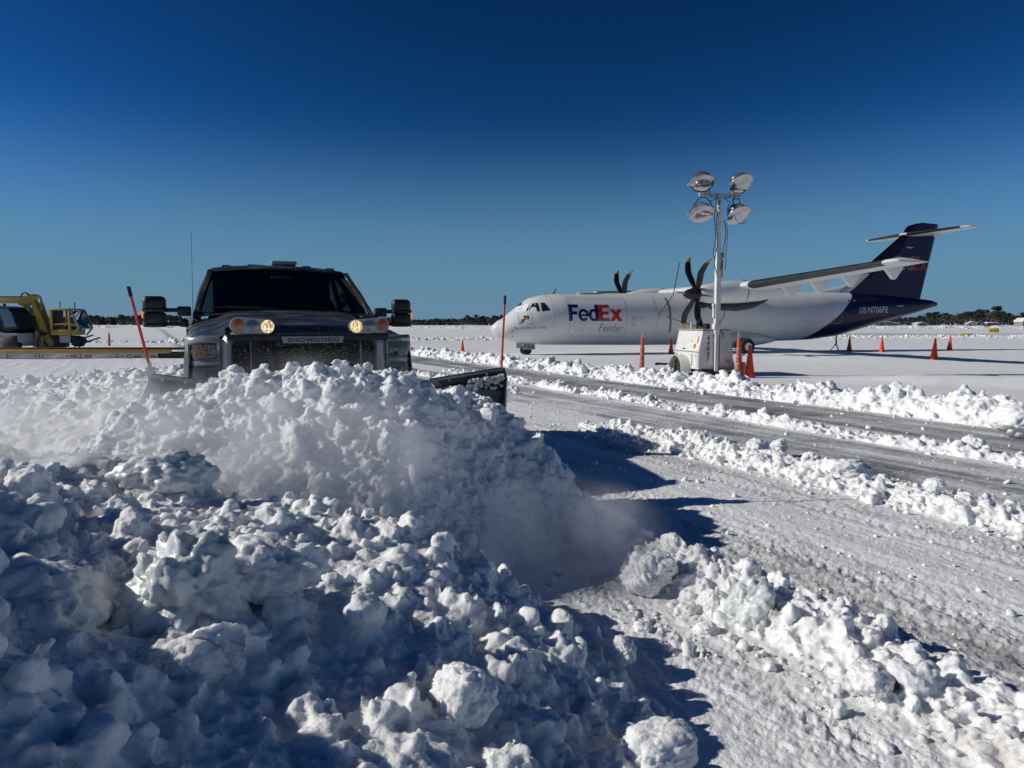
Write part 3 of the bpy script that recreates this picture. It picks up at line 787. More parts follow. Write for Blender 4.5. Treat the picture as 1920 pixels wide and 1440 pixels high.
# headlamps
for sx in (-1, 1):
    def q(x, y, z): return (sx * x, y, z - ZB)
    mb = MB()
    rows = []
    for x, y in ((.705, -.035), (.80, -.03), (.90, -.005), (.955, .06), (.975, .15)):
        rows.append([q(x, y + .05, 1.60), q(x, y, 1.585), q(x, y - .012, 1.565), q(x, y, 1.545), q(x, y, 1.40), q(x, y - .012, 1.385), q(x, y - .012, 1.365), q(x, y, 1.35), q(x, y, 1.12), q(x, y + .05, 1.0)])
    mb.grid(rows); hs = mb.build('headlamp_housing', m_chrome, truck, smooth=50)
    mb = MB()
    rows = [[q(x, y, 1.535), q(x, y - .008, 1.47), q(x, y, 1.408)] for x, y in ((.735, -.046), (.80, -.043), (.88, -.025), (.925, .005), (.955, .05))]
    mb.grid(rows); mb.build('headlamp_lens', m_lamp_dark if sx > 0 else m_lamp_dark, hs, smooth=50)
    if sx < 0:
        mb = MB(); k = 0
        for i in range(9):
            for j in range(6):
                x = .755 + .019 * i; z = 1.425 + .018 * j
                if (i + 2 * j) % 5 == 4: continue
                mb.box(q(x, -.052 + max(0, x - .82) * .22, z), (.008, .006, .009))
        mb.build('reflector_dots', node_mat('amber_dots', (.75, .34, .14), .3, emit=((1, .35, .1), .06)), hs)  # faint glow stands in for light reflected by the dots
        MB().box(q(.945, .02, 1.47), (.02, .03, .11), bevel=.006).build('amber_corner', m_lamp_amber, hs)
    mb = MB()
    rows = [[q(x, y, 1.34), q(x, y - .006, 1.25), q(x, y, 1.14)] for x, y in ((.735, -.046), (.80, -.043), (.88, -.025), (.925, .005), (.955, .05))]
    mb.grid(rows); mb.build('lower_lens', m_lamp_dark, hs, smooth=50)
mb = MB().box(L(0, -.12, .78), (2.0, .2, .3), bevel=.06); mb.build('bumper', m_chrome, truck)

# ---- plow assembly
def blade_sheet(pts_bottom, pts_top, curve=.16, n=9, thick=.012):
    """moldboard: concave toward the front (-y)"""
    rows = []
    for (xb, yb, zb), (xt, yt, zt) in zip(pts_bottom, pts_top):
        row = []
        for k in range(n):
            v = k / (n - 1); c = curve * math.sin(math.pi * v) * 1.0
            row.append((lerp(xb, xt, v), lerp(yb, yt, v) + c - .05 * v * v, lerp(zb, zt, v) - ZB))
        rows.append(row)
    mb = MB(); mb.grid(rows); mb.grid([[(p[0], p[1] + thick, p[2]) for p in r] for r in rows])
    return mb
HX = -.88, .87
plow = blade_sheet([(HX[0], -.92, .15), (0, -.92, .15), (HX[1], -.92, .15)], [(HX[0], -.86, 1.295), (0, -.86, 1.27), (HX[1], -.86, 1.243)]).build('plow_blade', m_poly, truck)
tag(plow, 'grey curved plow blade with snow packed against it')
wings = {}
for nm, xh, zt0, xe, ye, zt1 in (('l', -.88, 1.295, -1.17, -1.00, 1.352), ('r', .87, 1.243, 1.48, -1.02, 1.332)):
    w = blade_sheet([(xh, -.92, .15), (xe, ye, .15)], [(xh, -.86, zt0), (xe, ye + .05, zt1)], curve=.15).build('plow_wing', m_poly, plow)
    mb = MB()      # black steel cap and deflector along the top
    d = .20 if nm == 'r' else .13
    a = Vector((xh, -.905, zt0 - ZB)); b = Vector((xe, ye + .005, zt1 - ZB))
    dz0 = .05 if nm == 'r' else .10
    P0 = [a, b, b + Vector((0, .03, -d)), a + Vector((0, .03, -dz0))]
    t_ = Vector((0, .012, 0))
    mb.quad(*P0); mb.quad(*[p + t_ for p in P0]); mb.quad(a, b, b + Vector((0, .07, .004)), a + Vector((0, .07, .004)))
    for k in range(4): mb.quad(P0[k], P0[(k + 1) % 4], P0[(k + 1) % 4] + t_, P0[k] + t_)
    cp = mb.build('wing_deflector', m_trim, plow)
    mb = MB()
    for v in (.25, .75): p = a.lerp(b, v) + Vector((0, -.006, -.028)); MB().lathe([(.001, 0), (.010, 0), (.010, .01), (.001, .012)], p, 'Y', 8).build('bolt', m_steel, plow)
    mb.bm.free()
    # edge plate of the wing end
    s_ = 1 if nm == 'r' else -1
    mb = MB(); mb.prism([(ye + .04, zt1 - .0 - ZB), (ye - .03, zt1 - .10 - ZB), (ye + .03, .75 - ZB), (ye + .0, .08 - ZB), (ye + .18, .08 - ZB), (ye + .20, .7 - ZB), (ye + .10, zt1 - ZB)], (.014 * s_, 0, 0), (xe, 0, 0), (0, 1, 0), (0, 0, 1))
    mb.build('wing_end_plate', m_steel, plow)
# end-flap triangle on the left wing
mb = MB(); mb.quad(L(-1.175, -1.03, 1.32), L(-1.11, -1.07, 1.25), L(-1.09, -1.13, 1.08), L(-1.27, -1.13, 1.08)); mb.build('wing_flap', m_poly, plow, smooth=0)
# snow caked on the right deflector
cc = []; cr = []
a = Vector((.87, -.905, 1.243 - ZB)); b = Vector((1.48, -1.015, 1.332 - ZB))
for i in range(260):
    v = rng.uniform(.02, .97); dz = -.055 - abs(rng.normal()) * .045 - (.03 if v < .5 else 0)
    if dz < -.17 or (v > .55 and rng.uniform() < .45 and dz < -.09): continue
    p = a.lerp(b, v); cc.append((p.x, p.y - .012, p.z + dz)); cr.append(rng.uniform(.008, .026))
V, F = lumps_geo(np.array(cc), np.array(cr), tmpl=1)
link(bpy.data.objects.new('caked_snow', np_mesh('caked_snow', V, F, M_SNOW)), plow)
# marker rods
mk = MB(); mk.tube([L(-1.17, -.96, 1.35), L(-1.175, -.97, 1.41), L(-1.27, -.96, 1.89)], .0095, 8); mk = mk.build('marker_rod', m_orange, plow)
MB().tube([L(-1.27, -.96, 1.885), L(-1.283, -.96, 1.955)], .0125, 8).build('rod_tip', m_trim, mk)
MB().tube([L(-1.165, -.96, 1.22), L(-1.172, -.97, 1.43)], .014, 6).build('rod_spring', m_steel, mk)
mk = MB(); mk.tube([L(1.465, -.98, 1.32), L(1.495, -.98, 1.86)], .0095, 8); mk = mk.build('marker_rod', m_orange, plow)
MB().tube([L(1.495, -.98, 1.86), L(1.499, -.98, 1.935)], .0125, 8).build('rod_tip', m_trim, mk)
# push frame and light bar
mb = MB(); mb.box(L(-.02, -.50, 1.590), (1.28, .06, .05), bevel=.01)
for x in (-.45, .42): mb.box(L(x, -.48, 1.15), (.07, .07, .85), bevel=.01); mb.box(L(x, -.45, .6), (.08, .8, .12), bevel=.01)
mb.box(L(0, -.50, 1.2), (.9, .08, .08), bevel=.01)
fr = mb.build('plow_frame', m_trim, truck)
MB().tube([L(0, -.46, 1.3), L(0, -.85, .8)], .03, 10).build('lift_ram', m_black, fr)
sg = MB(); sg.prism([(-.255, 1.598 - ZB), (.235, 1.598 - ZB), (.225, 1.545 - ZB), (-.243, 1.545 - ZB)], (0, .012, 0), (0, -.552, 0)); sg = sg.build('maker_plate', m_sign, truck)
tag(sg, 'grey name plate under the light bar')
text_obj('lettering', 'SNOWDOGG', .06, m_ink, sg, (-.205, -.554, 1.554 - ZB), (1, 0, 0), (0, 0, 1), fit=(.40, .034), bold=.0018, spacing=1.1)
for sx, xo, xi in ((-1, -.635, -.305), (1, .605, .275)):
    # tapered capsule housing, taller at the outer end
    ctr = []
    n = 10
    def cap_ring(y, k=1.0):
        pts = []
        ro, ri = .066 * k, .058 * k; zo, zi = 1.688, 1.678
        xo2 = xo - sx * .062; xi2 = xi + sx * .056
        for a in np.linspace(-math.pi / 2, math.pi / 2, n): pts.append((xo2 + sx * ro * math.cos(a), y, zo + ro * math.sin(a) - ZB))
        for a in np.linspace(math.pi / 2, 1.5 * math.pi, n): pts.append((xi2 + sx * ri * math.cos(a), y, zi + ri * math.sin(a) - ZB))
        return pts
    pod = MB(); pod.loft([cap_ring(-.50, .6), cap_ring(-.53, .95), cap_ring(-.58, 1.0), cap_ring(-.600, .93)]); pod = pod.build('plow_lamp', m_pod, truck, smooth=50)
    def disc(name, x, z, r, mat, sxx=1.0):
        MB().lathe([(r, 0), (r * .98, -.008), (r * .6, -.018), (.0005, -.022)], (x, -.6, z - ZB), 'Y', 22, scale=(1, sxx, 1)).build(name, mat, pod)
    disc('turn_lens', xo - sx * .058, 1.688, .052, m_lamp_amber, .86)
    disc('high_beam_lens', lerp(xo, xi, .50), 1.680, .047, m_lamp_clear, 1.2)
    disc('low_beam_lens', xi + sx * .056, 1.678, .052, m_lamp_lit, .95)


# ---- driver behind the wheel (skinned figure)
def skin_chain(name, verts, edges, radii, mat, parent, root=0, sub=2):
    me = bpy.data.meshes.new(name); me.from_pydata([Vector(v) for v in verts], edges, [])
    o = bpy.data.objects.new(name, me); link(o, parent)
    md = o.modifiers.new('skin', 'SKIN'); md.use_smooth_shade = True
    if not me.skin_vertices: 
        bm = bmesh.new(); bm.from_mesh(me); bm.verts.layers.skin.verify(); bm.to_mesh(me); bm.free()
    for i, r in enumerate(radii):
        sv = me.skin_vertices[0].data[i]; sv.radius = r if isinstance(r, tuple) else (r, r); sv.use_root = (i == root)
    ms_ = o.modifiers.new('sub', 'SUBSURF'); ms_.levels = sub; ms_.render_levels = sub
    dg = bpy.context.evaluated_depsgraph_get(); dg.update(); m2 = bpy.data.meshes.new_from_object(o.evaluated_get(dg))
    o.modifiers.clear(); o.data = m2; m2.materials.clear(); m2.materials.append(mat)
    m2.polygons.foreach_set('use_smooth', np.ones(len(m2.polygons), bool)); return o
m_skin = node_mat('skin', (.42, .24, .17), .55); m_coat = node_mat('dark_jacket', (.03, .032, .04), .85); m_hair = node_mat('dark_hair', (.03, .02, .015), .8)
loc = Matrix.Rotation(TA, 3, 'Z') @ Vector((.38, 2.32, 0))
drv = empty('person', (TX + loc.x, TY + loc.y, ZB), TA)
tag(drv, 'driver in a dark jacket behind the wheel, holding it with both hands', 'person')
# local: x across, y back, z up (truck base)
V_ = [(0, .06, 1.28), (0, .04, 1.46), (0, .03, 1.62), (0, .02, 1.72), (0, .0, 1.79), (0, -.02, 1.86), (0, -.035, 1.93),
      (.17, .03, 1.69), (.23, -.08, 1.50), (.15, -.27, 1.58), (-.17, .03, 1.69), (-.23, -.08, 1.50), (-.15, -.27, 1.58),
      (.10, -.20, 1.24), (.12, -.50, 1.22), (-.10, -.20, 1.24), (-.12, -.50, 1.22)]
E_ = [(0, 1), (1, 2), (2, 3), (3, 4), (4, 5), (5, 6), (3, 7), (7, 8), (8, 9), (3, 10), (10, 11), (11, 12), (0, 13), (13, 14), (0, 15), (15, 16)]
R_s = [(.16, .12), (.15, .11), (.17, .11), (.13, .09), .052, (.072, .085), (.070, .085), .062, .048, .034, .062, .048, .034, .08, .06, .08, .06]
body = skin_chain('body', V_, E_, R_s, m_skin, drv)
jv = V_[:4] + [V_[7], V_[8], (.155, -.245, 1.57), V_[10], V_[11], (-.155, -.245, 1.57)]
skin_chain('jacket', jv, [(0, 1), (1, 2), (2, 3), (3, 4), (4, 5), (5, 6), (3, 7), (7, 8), (8, 9)], [(.175, .135), (.165, .125), (.185, .125), (.14, .10), .075, .060, .045, .075, .060, .045], m_coat, drv)
MB().lathe([(.001, .10), (.05, .085), (.082, .04), (.088, 0), (.080, -.02)], (0, .0, 1.93), 'Z', 20, scale=(.92, 1.12, 1)).build('hair', m_hair, drv)
MB().tube([(0, -.105, 1.925), (0, -.128, 1.89), (0, -.112, 1.88)], [.008, .014, .012], 8).build('nose', m_skin, drv)
for sx in (-1, 1):
    MB().lathe([(.001, -.008), (.011, 0), (.001, .006)], (sx * .03, -.107, 1.92), 'Y', 10).build('eye', m_hair, drv)
    MB().lathe([(.001, -.01), (.025, 0), (.001, .012)], (sx * .078, -.02, 1.90), 'X', 10, scale=(.7, 1.2, 1)).build('ear', m_skin, drv)
    w = Vector((sx * .15, -.27, 1.58)); pv = [w, w + Vector((sx * .005, -.05, .015))]; pe = [(0, 1)]; pr_ = [.026, (.034, .02)]
    for k_ in range(4):      # fingers curl over the rim
        b0 = w + Vector((sx * (-.024 + .016 * k_), -.085, .020)); i0 = len(pv)
        pv += [b0, b0 + Vector((0, -.030, -.004)), b0 + Vector((0, -.036, -.030)), b0 + Vector((0, -.016, -.040))]; pe += [(1, i0), (i0, i0 + 1), (i0 + 1, i0 + 2), (i0 + 2, i0 + 3)]; pr_ += [.009, .0085, .008, .007]
    i0 = len(pv); t0 = w + Vector((-sx * .030, -.045, .0)); pv += [t0, t0 + Vector((-sx * .012, -.032, -.012)), t0 + Vector((-sx * .004, -.055, -.018))]; pe += [(0, i0), (i0, i0 + 1), (i0 + 1, i0 + 2)]; pr_ += [.011, .010, .008]
    skin_chain('hand', pv, pe, pr_, m_skin, drv, sub=1)

# ------------------------------------------------------------------ turboprop freighter
AX, AY, AT = -1.23, 34.29, .2816
plane = empty('cargo_airplane', (AX, AY, 0), AT)
tag(plane, 'white twin propeller cargo airplane with dark purple tail parked on the snow', 'airplane')
TOPS = [(0.23,1.5),(0.29,1.62),(0.52,1.82),(0.81,1.96),(1.01,2.12),(1.3,2.35),(1.52,2.5),(1.75,2.68),(1.98,2.85),(2.2,2.97),(2.66,3.08),(3.46,3.16),(5.73,3.20),(8.07,3.25),(16.71,3.40),(18.67,3.43),(20.83,3.43),(23.39,3.30),(25.75,3.14),(26.64,3.06),(27.04,2.94),(27.12,2.84)]
BOTS = [(0.23,1.45),(0.32,1.26),(0.52,1.08),(0.81,0.94),(1.19,0.85),(1.63,0.75),(2.2,0.7),(3.0,0.66),(8.11,0.61),(11.18,0.61),(15.53,0.75),(17.36,0.80),(18.29,0.83),(20.01,1.02),(21.58,1.4),(23.69,1.91),(25.34,2.28),(26.44,2.57),(27.05,2.72),(27.12,2.80)]
RYS = [(.23,.03),(.35,.24),(.8,.62),(1.2,.84),(1.7,1.04),(2.3,1.21),(3,1.33),(3.6,1.37),(17,1.37),(18.5,1.30),(20,1.13),(21.5,.92),(23.7,.60),(25.3,.38),(26.4,.26),(27.05,.12),(27.12,.03)]
def tab(A, s): return np.interp(s, [a for a, _ in A], [b for _, b in A])
def fus(s):
    t, b, r = tab(TOPS, s), tab(BOTS, s), tab(RYS, s); return (t + b) / 2, (t - b) / 2, r
def Wside(s, z):
    zc, rz, r = fus(s); return r * np.sqrt(np.maximum(0, 1 - ((z - zc) / rz) ** 2))

m_pur = bpy.data.materials.new('airliner_paint'); m_pur.use_nodes = True
nt = m_pur.node_tree; n = nt.nodes; l = nt.links; b = n['Principled BSDF']
tc = n.new('ShaderNodeTexCoord'); sp = n.new('ShaderNodeSeparateXYZ'); l.new(tc.outputs['Object'], sp.inputs[0])
mr = n.new('ShaderNodeMapRange'); mr.inputs[1].default_value = .5; mr.inputs[2].default_value = 7.5; l.new(sp.outputs[2], mr.inputs[0])
fc = n.new('ShaderNodeFloatCurve'); cv = fc.mapping.curves[0]
pts = [(.5, 17.0), (.86, 17.46), (1.04, 17.72), (1.53, 18.35), (2.19, 19.3), (2.8, 20.02), (3.05, 20.36), (3.25, 20.60), (3.37, 20.68), (3.43, 20.83), (4.51, 22.19), (4.60, 17.2), (7.5, 17.2)]
while len(cv.points) < len(pts): cv.points.new(.5, .5)
for p_, (z_, s_) in zip(cv.points, pts): p_.location = ((z_ - .5) / 7, (s_ - 17) / 6); p_.handle_type = 'VECTOR'
fc.mapping.update(); l.new(mr.outputs[0], fc.inputs['Value'])
m2 = n.new('ShaderNodeMapRange'); m2.inputs[3].default_value = 17; m2.inputs[4].default_value = 23; l.new(fc.outputs[0], m2.inputs[0])
sub = n.new('ShaderNodeMath'); sub.operation = 'SUBTRACT'; l.new(sp.outputs[0], sub.inputs[0]); l.new(m2.outputs[0], sub.inputs[1])
gt = n.new('ShaderNodeMath'); gt.operation = 'GREATER_THAN'; gt.inputs[1].default_value = 0; l.new(sub.outputs[0], gt.inputs[0])
nz = n.new('ShaderNodeTexNoise'); nz.inputs['Scale'].default_value = 1.2; nz.inputs['Detail'].default_value = 5; l.new(tc.outputs['Object'], nz.inputs['Vector'])
wr = n.new('ShaderNodeMix'); wr.data_type = 'RGBA'; wr.inputs[6].default_value = (.62, .63, .63, 1); wr.inputs[7].default_value = (.72, .73, .73, 1); l.new(nz.outputs['Fac'], wr.inputs[0])
cm = n.new('ShaderNodeMix'); cm.data_type = 'RGBA'; cm.inputs[7].default_value = (.006, .003, .040, 1); l.new(gt.outputs[0], cm.inputs[0]); l.new(wr.outputs[2], cm.inputs[6])
l.new(cm.outputs[2], b.inputs['Base Color']); b.inputs['Roughness'].default_value = .33; b.inputs['Specular IOR Level'].default_value = .3
m_white = node_mat('white_paint', (.66, .67, .67), .35, noise=(2, .4, (.52, .52, .51)))
m_purple = node_mat('purple_ink', (.016, .009, .085), .35)
m_red = node_mat('red_ink', (.50, .03, .015), .35)
m_grey = node_mat('grey_ink', (.20, .21, .22), .5)
m_line = node_mat('panel_line', (.36, .37, .38), .6)
m_win = node_mat('cockpit_glass', (.015, .03, .035), .06, coat=1.0)
m_boot = node_mat('rubber_boot', (.014, .016, .018), .45, noise=(4, .4, (.05, .055, .06)))
m_blade = node_mat('blade_black', (.010, .010, .011), .45)
m_yel = node_mat('tip_yellow', (.50, .26, .03), .5)

ss = sorted(set([round(x, 3) for x in list(np.linspace(.23, .8, 9)) + list(np.linspace(.8, 4, 22)) + list(np.linspace(4, 16.7, 14)) + list(np.linspace(16.7, 26.4, 26)) + list(np.linspace(26.4, 27.12, 8))]))
NS = 96
def ring(s, k=1.0):
    zc, rz, r = fus(s)
    return [(s, -r * k * math.sin(a), zc + rz * k * math.cos(a)) for a in np.linspace(0, 2 * math.pi, NS, endpoint=False)]
mb = MB(); mb.loft([ring(s) for s in ss]); fusel = mb.build('fuselage', m_pur, plane, smooth=70)

def decal(name, geo_list, mat, parent, off=.006, side=1, surf=None, stepz=.09, steps=.4):
    """flat (s, z) shapes wrapped on the hull; geo = list of polygons or meshes"""
    bm = bmesh.new()
    for gi, g in enumerate(geo_list):
        b2 = bmesh.new()
        if isinstance(g, list):
            vs = [b2.verts.new((p[0], 0, p[1])) for p in g]; b2.faces.new(vs)
        else:
            b2.from_mesh(g)
        b2.normal_update()
        bmesh.ops.triangulate(b2, faces=b2.faces, ngon_method='EAR_CLIP')
        xs = [v.co.x for v in b2.verts]; zs = [v.co.z for v in b2.verts]
        for ax, lo, hi, st in ((2, min(zs), max(zs), stepz), (0, min(xs), max(xs), steps)):
            t = lo + st
            while t < hi:
                nrm = [0, 0, 0]; nrm[ax] = 1; co = [0, 0, 0]; co[ax] = t
                bmesh.ops.bisect_plane(b2, geom=b2.verts[:] + b2.edges[:] + b2.faces[:], plane_co=co, plane_no=nrm); t += st
        for v in b2.verts:
            w = (surf or Wside)(v.co.x, v.co.z) + off + .0012 * (gi % 4)
            v.co.y = -w * side
        me = bpy.data.meshes.new('x'); b2.to_mesh(me); b2.free(); bm.from_mesh(me); bpy.data.meshes.remove(me)
    me = bpy.data.meshes.new(name)
    for f in bm.faces: f.normal_update()
    for f in bm.faces:
        if f.normal.y * side > 0: f.normal_flip()
    bm.to_mesh(me); bm.free(); me.materials.append(mat)
    return link(bpy.data.objects.new(name, me), parent)

def arcband(cx, cy, rx, ry, tx, ty, a0, a1, n=22):
    A = np.linspace(a0, a1, n)
    return [(cx + rx * math.cos(a), cy + ry * math.sin(a)) for a in A] + [(cx + (rx - tx) * math.cos(a), cy + (ry - ty) * math.sin(a)) for a in A[::-1]]
def logo_polys():
    fed = [[(0, 0), (.23, 0), (.23, .39), (.52, .39), (.52, .58), (.23, .58), (.23, .81), (.62, .81), (.62, 1), (0, 1)],
           arcband(.90, .36, .32, .375, .165, .16, R(4), R(322)), [(.72, .29), (1.22, .29), (1.215, .40), (.72, .40)],
           arcband(1.53, .36, .315, .375, .165, .16, R(20), R(340)), [(1.62, 0), (1.84, 0), (1.84, 1), (1.62, 1)]]
    ex = [[(1.85, 0), (2.50, 0), (2.50, .185), (2.09, .185), (2.09, .395), (2.46, .395), (2.46, .58), (2.09, .58), (2.09, .81), (2.52, .81), (2.52, 1), (1.85, 1)],
          [(2.50, .0), (2.79, 0), (3.32, .72), (3.03, .72)], [(3.04, 0), (3.33, 0), (2.80, .72), (2.51, .72)]]
    return fed, ex
def tf(polys, ox, oz, kx, kz): return [[(ox + x * kx, oz + z * kz) for x, z in p] for p in polys]
fed, ex = logo_polys()
k = (6.50 - 3.70) / 3.33
decal('lettering', tf(fed, 3.70, 1.83, k, .79), m_purple, fusel)
decal('lettering', tf(ex, 3.70, 1.83, k, .79), m_red, fusel)
def text_decal(name, body, s0, s1, z0, z1, mat, parent, bold=0, shear=0, spacing=1.0, slope=0.0, **kw):
    me = text_geo(body, 1, bold, shear, spacing)
    co = np.empty(len(me.vertices) * 3, np.float32); me.vertices.foreach_get('co', co); co = co.reshape(-1, 3)
    lo, hi = co.min(0), co.max(0)
    u = (co[:, 0] - lo[0]) / (hi[0] - lo[0]); v = (co[:, 1] - lo[1]) / (hi[1] - lo[1])
    co = np.stack([s0 + u * (s1 - s0), u * 0, z0 + v * (z1 - z0) + slope * u], 1).astype(np.float32)
    me.vertices.foreach_set('co', co.ravel()); me.update()
    o = decal(name, [me], mat, parent, **kw); bpy.data.meshes.remove(me); return o
text_decal('lettering', 'Feeder', 5.28, 6.56, 1.33, 1.68, m_grey, fusel, shear=.22)
text_decal('lettering', 'The World On Time', 1.10, 2.62, 1.42, 1.56, m_grey, fusel, shear=.2, slope=.04, bold=.005)
text_decal('lettering', 'N706FE', 21.38, 22.95, 2.28, 2.64, node_mat('pale_ink', (.42, .44, .50), .5), fusel, bold=.02, slope=.03)
fl = [[(20.70, 2.45), (20.96, 2.45), (20.96, 2.62), (20.70, 2.60)]]
decal('flag_canton', fl, node_mat('flag_blue', (.10, .12, .25), .5), fusel)
decal('flag_stripes', [[(20.97, 2.27 + .05 * i), (21.26, 2.28 + .05 * i), (21.26, 2.31 + .05 * i), (20.97, 2.30 + .05 * i)] for i in range(7)] + [[(20.70, 2.27 + .05 * i), (20.96, 2.27 + .05 * i), (20.96, 2.30 + .05 * i), (20.70, 2.30 + .05 * i)] for i in range(3)], node_mat('flag_pale', (.38, .36, .42), .5), fusel)
decal('louvre', [[(23.66, 2.63 + .03 * i), (24.22, 2.68 + .03 * i), (24.22, 2.70 + .03 * i), (23.66, 2.65 + .03 * i)] for i in range(3)], m_line, fusel)
def rect_line(s0, s1, z0, z1, t=.022):
    return [[(s0, z0), (s1, z0), (s1, z0 + t), (s0, z0 + t)], [(s0, z1 - t), (s1, z1 - t), (s1, z1), (s0, z1)],
            [(s0, z0 + t), (s0 + t, z0 + t), (s0 + t, z1 - t), (s0, z1 - t)], [(s1 - t, z0 + t), (s1, z0 + t), (s1, z1 - t), (s1 - t, z1 - t)]]
cd = decal('cargo_door_seam', rect_line(3.74, 6.74, 1.05, 2.98) + [[(3.74, 2.86), (6.74, 2.86), (6.74, 2.875), (3.74, 2.875)]], m_line, fusel, off=.004)
decal('panel_outline', rect_line(3.98, 4.50, 1.38, 1.80, .014), m_line, fusel, off=.004)
for s in (3.95, 4.45, 4.9, 5.4, 5.9, 6.45): decal('door_fastener', [[(s, 1.13), (s + .045, 1.13), (s + .045, 1.18), (s, 1.18)]], m_grey, fusel)
for s in (6.95, 7.38):      # small print blocks
    decal('stencil_text', [[(s, z), (s + .3 - .07 * (i % 2), z), (s + .3 - .07 * (i % 2), z + .018), (s, z + .018)] for i, z in enumerate((2.02, 1.97, 1.92, 1.87))] , m_line, fusel)
decal('stencil_text', [[(6.95, z), (7.15 + .05 * (i % 2), z), (7.15 + .05 * (i % 2), z + .018), (6.95, z + .018)] for i, z in enumerate((1.74, 1.69, 1.64, 1.59, 1.4))], m_line, fusel)
decal('windscreen', [[(1.66, 2.69), (2.04, 2.70), (1.80, 2.31), (1.36, 2.30)]], m_win, fusel, off=.004)
decal('side_window', [[(2.09, 2.69), (2.33, 2.69), (2.33, 2.28), (1.84, 2.32)]], m_win, fusel)
decal('side_window', [[(2.43, 2.70), (2.63, 2.70), (2.82, 2.36), (2.80, 2.33), (2.42, 2.28)]], m_win, fusel)
decal('snow_patch', [[(1.52, 2.60), (1.70, 2.655), (1.86, 2.66), (1.92, 2.60), (1.80, 2.42), (1.72, 2.29), (1.32, 2.27), (1.30, 2.36)]], M_SNOW, fusel, off=.015)
decal('crest_frame', rect_line(1.37, 1.96, 1.66, 2.18, .016), m_grey, fusel, off=.004)
def blob(cx, cz, rx, rz, n=14): return [(cx + rx * math.cos(a), cz + rz * math.sin(a) * (1 + .2 * math.sin(3 * a))) for a in np.linspace(0, 2 * math.pi, n, endpoint=False)]
decal('crest_emblem', [blob(1.65, 2.02, .075, .085), blob(1.77, 2.02, .065, .09), blob(1.53, 1.85, .07, .08), [(1.40, 1.72), (1.48, 1.83), (1.54, 1.80), (1.43, 1.71)], [(1.56, 1.88), (1.62, 1.96), (1.68, 1.93), (1.6, 1.84)]],
      node_mat('emblem_brown', (.16, .045, .03), .5), fusel)
decal('crest_emblem', [[(1.60, 1.93), (1.80, 1.93), (1.82, 1.90), (1.62, 1.89)], blob(1.52, 1.77, .05, .03)], m_grey, fusel, off=.008)
# propeller warning band
st = [(9.03, 2.98), (9.05, 2.78), (9.06, 2.55), (9.07, 2.28), (9.07, 2.02), (9.09, 1.75), (9.11, 1.5), (9.13, 1.27)]
decal('warning_band', [[(st[i][0] - .05, st[i][1]), (st[i][0] + .05, st[i][1]), (st[i + 1][0] + .05, st[i + 1][1]), (st[i + 1][0] - .05, st[i + 1][1])] for i in range(len(st) - 1)], node_mat('band_dark', (.07, .015, .02), .5), fusel)
decal('band_marks', [[(interp([1.27, 2.98], [9.13, 9.03], z) - .028, z), (interp([1.27, 2.98], [9.13, 9.03], z) + .028, z), (interp([1.27, 2.98], [9.13, 9.03], z) + .028, z + .045), (interp([1.27, 2.98], [9.13, 9.03], z) - .028, z + .045)] for z in np.arange(1.32, 2.9, .085)],
      node_mat('band_pale', (.42, .30, .30), .5), fusel, off=.010)
decal('seam_line', [[(8.30 + .12 * (2.98 - z) * 0, z), (8.325, z), (8.325, z + .4), (8.30, z + .4)] for z in (2.2, 2.6)], m_white, fusel, off=.008)
for s_ in (2.98, 8.35, 10.15, 15.95, 18.6):
    decal('hull_seam', [[(s_, z), (s_ + .013, z), (s_ + .013, z + .2), (s_, z + .2)] for z in np.arange(.95, 3.0, .2)], m_line, fusel, off=.003)
decal('access_panel', rect_line(16.6, 17.1, 1.5, 1.9, .012), m_line, fusel, off=.003)
decal('rear_door_seam', rect_line(18.75, 19.45, 1.72, 2.95, .013), m_line, fusel, off=.003)
# small probes and antennas
MB().prism([(0, 0), (.16, 0), (.26, .28), (.18, .28)], (0, .02, 0), (3.3, -.01, 3.14)).build('blade_antenna', m_line, fusel)
MB().tube([(1.02, -.86, 1.40), (1.0, -.98, 1.38), (1.05, -1.0, 1.36)], .03, 6).build('pitot_probe', m_ink, fusel)
MB().tube([(1.05, -.86, 1.12), (1.03, -1.0, 1.10)], .035, 6).build('pitot_probe', m_steel, fusel)
MB().box((5.2, -.2, 3.21), (1.2, .3, .03), bevel=.01).build('roof_antenna', m_white, fusel)
for s_ in (19.95, 20.30):
    MB().tube([(s_, -1.02, 2.98), (s_ + .12, -1.12, 2.93)], [.055, .02], 8).build('air_scoop', m_steel, fusel)

# belly fairing with the wheel wells
mb = MB(); R_ = []
for s in np.linspace(10.2, 15.9, 16):
    t = (s - 10.2) / 5.7; k = math.sin(math.pi * min(1, max(0, t))) ** .55
    w = .35 + 1.30 * k; zt = .75 + .60 * k; zb = .85 - .40 * k
    R_.append([(s, w * math.sin(a) * (1), (zt + zb) / 2 + (zt - zb) / 2 * math.cos(a) ) for a in np.linspace(0, 2 * math.pi, 32, endpoint=False)])
mb.loft(R_); mb.build('belly_fairing', m_white, plane, smooth=60)
for sy in (-1, 1):
    lg = MB().tube([(13.1, sy * 1.55, .75), (13.0, sy * 2.0, .55)], .09, 10).build('main_gear', m_steel, plane)
    for dy in (-.18, .18):
        w = MB().lathe([(.001, -.10), (.26, -.11), (.38, -.09), (.42, -.03), (.42, .03), (.38, .09), (.26, .11), (.001, .10)], (13.0, sy * 1.92 + dy, .55), 'Y', 26).build('wheel', m_rubber, lg)
    MB().lathe([(.001, -.12), (.2, -.12), (.21, -.06), (.2, .12), (.001, .12)], (13.0, sy * 2.10, .55), 'Y', 20).build('rim', m_white, lg)
ng = MB().tube([(2.05, 0, .75), (2.0, 0, .42)], .07, 8).build('nose_gear', m_steel, plane)
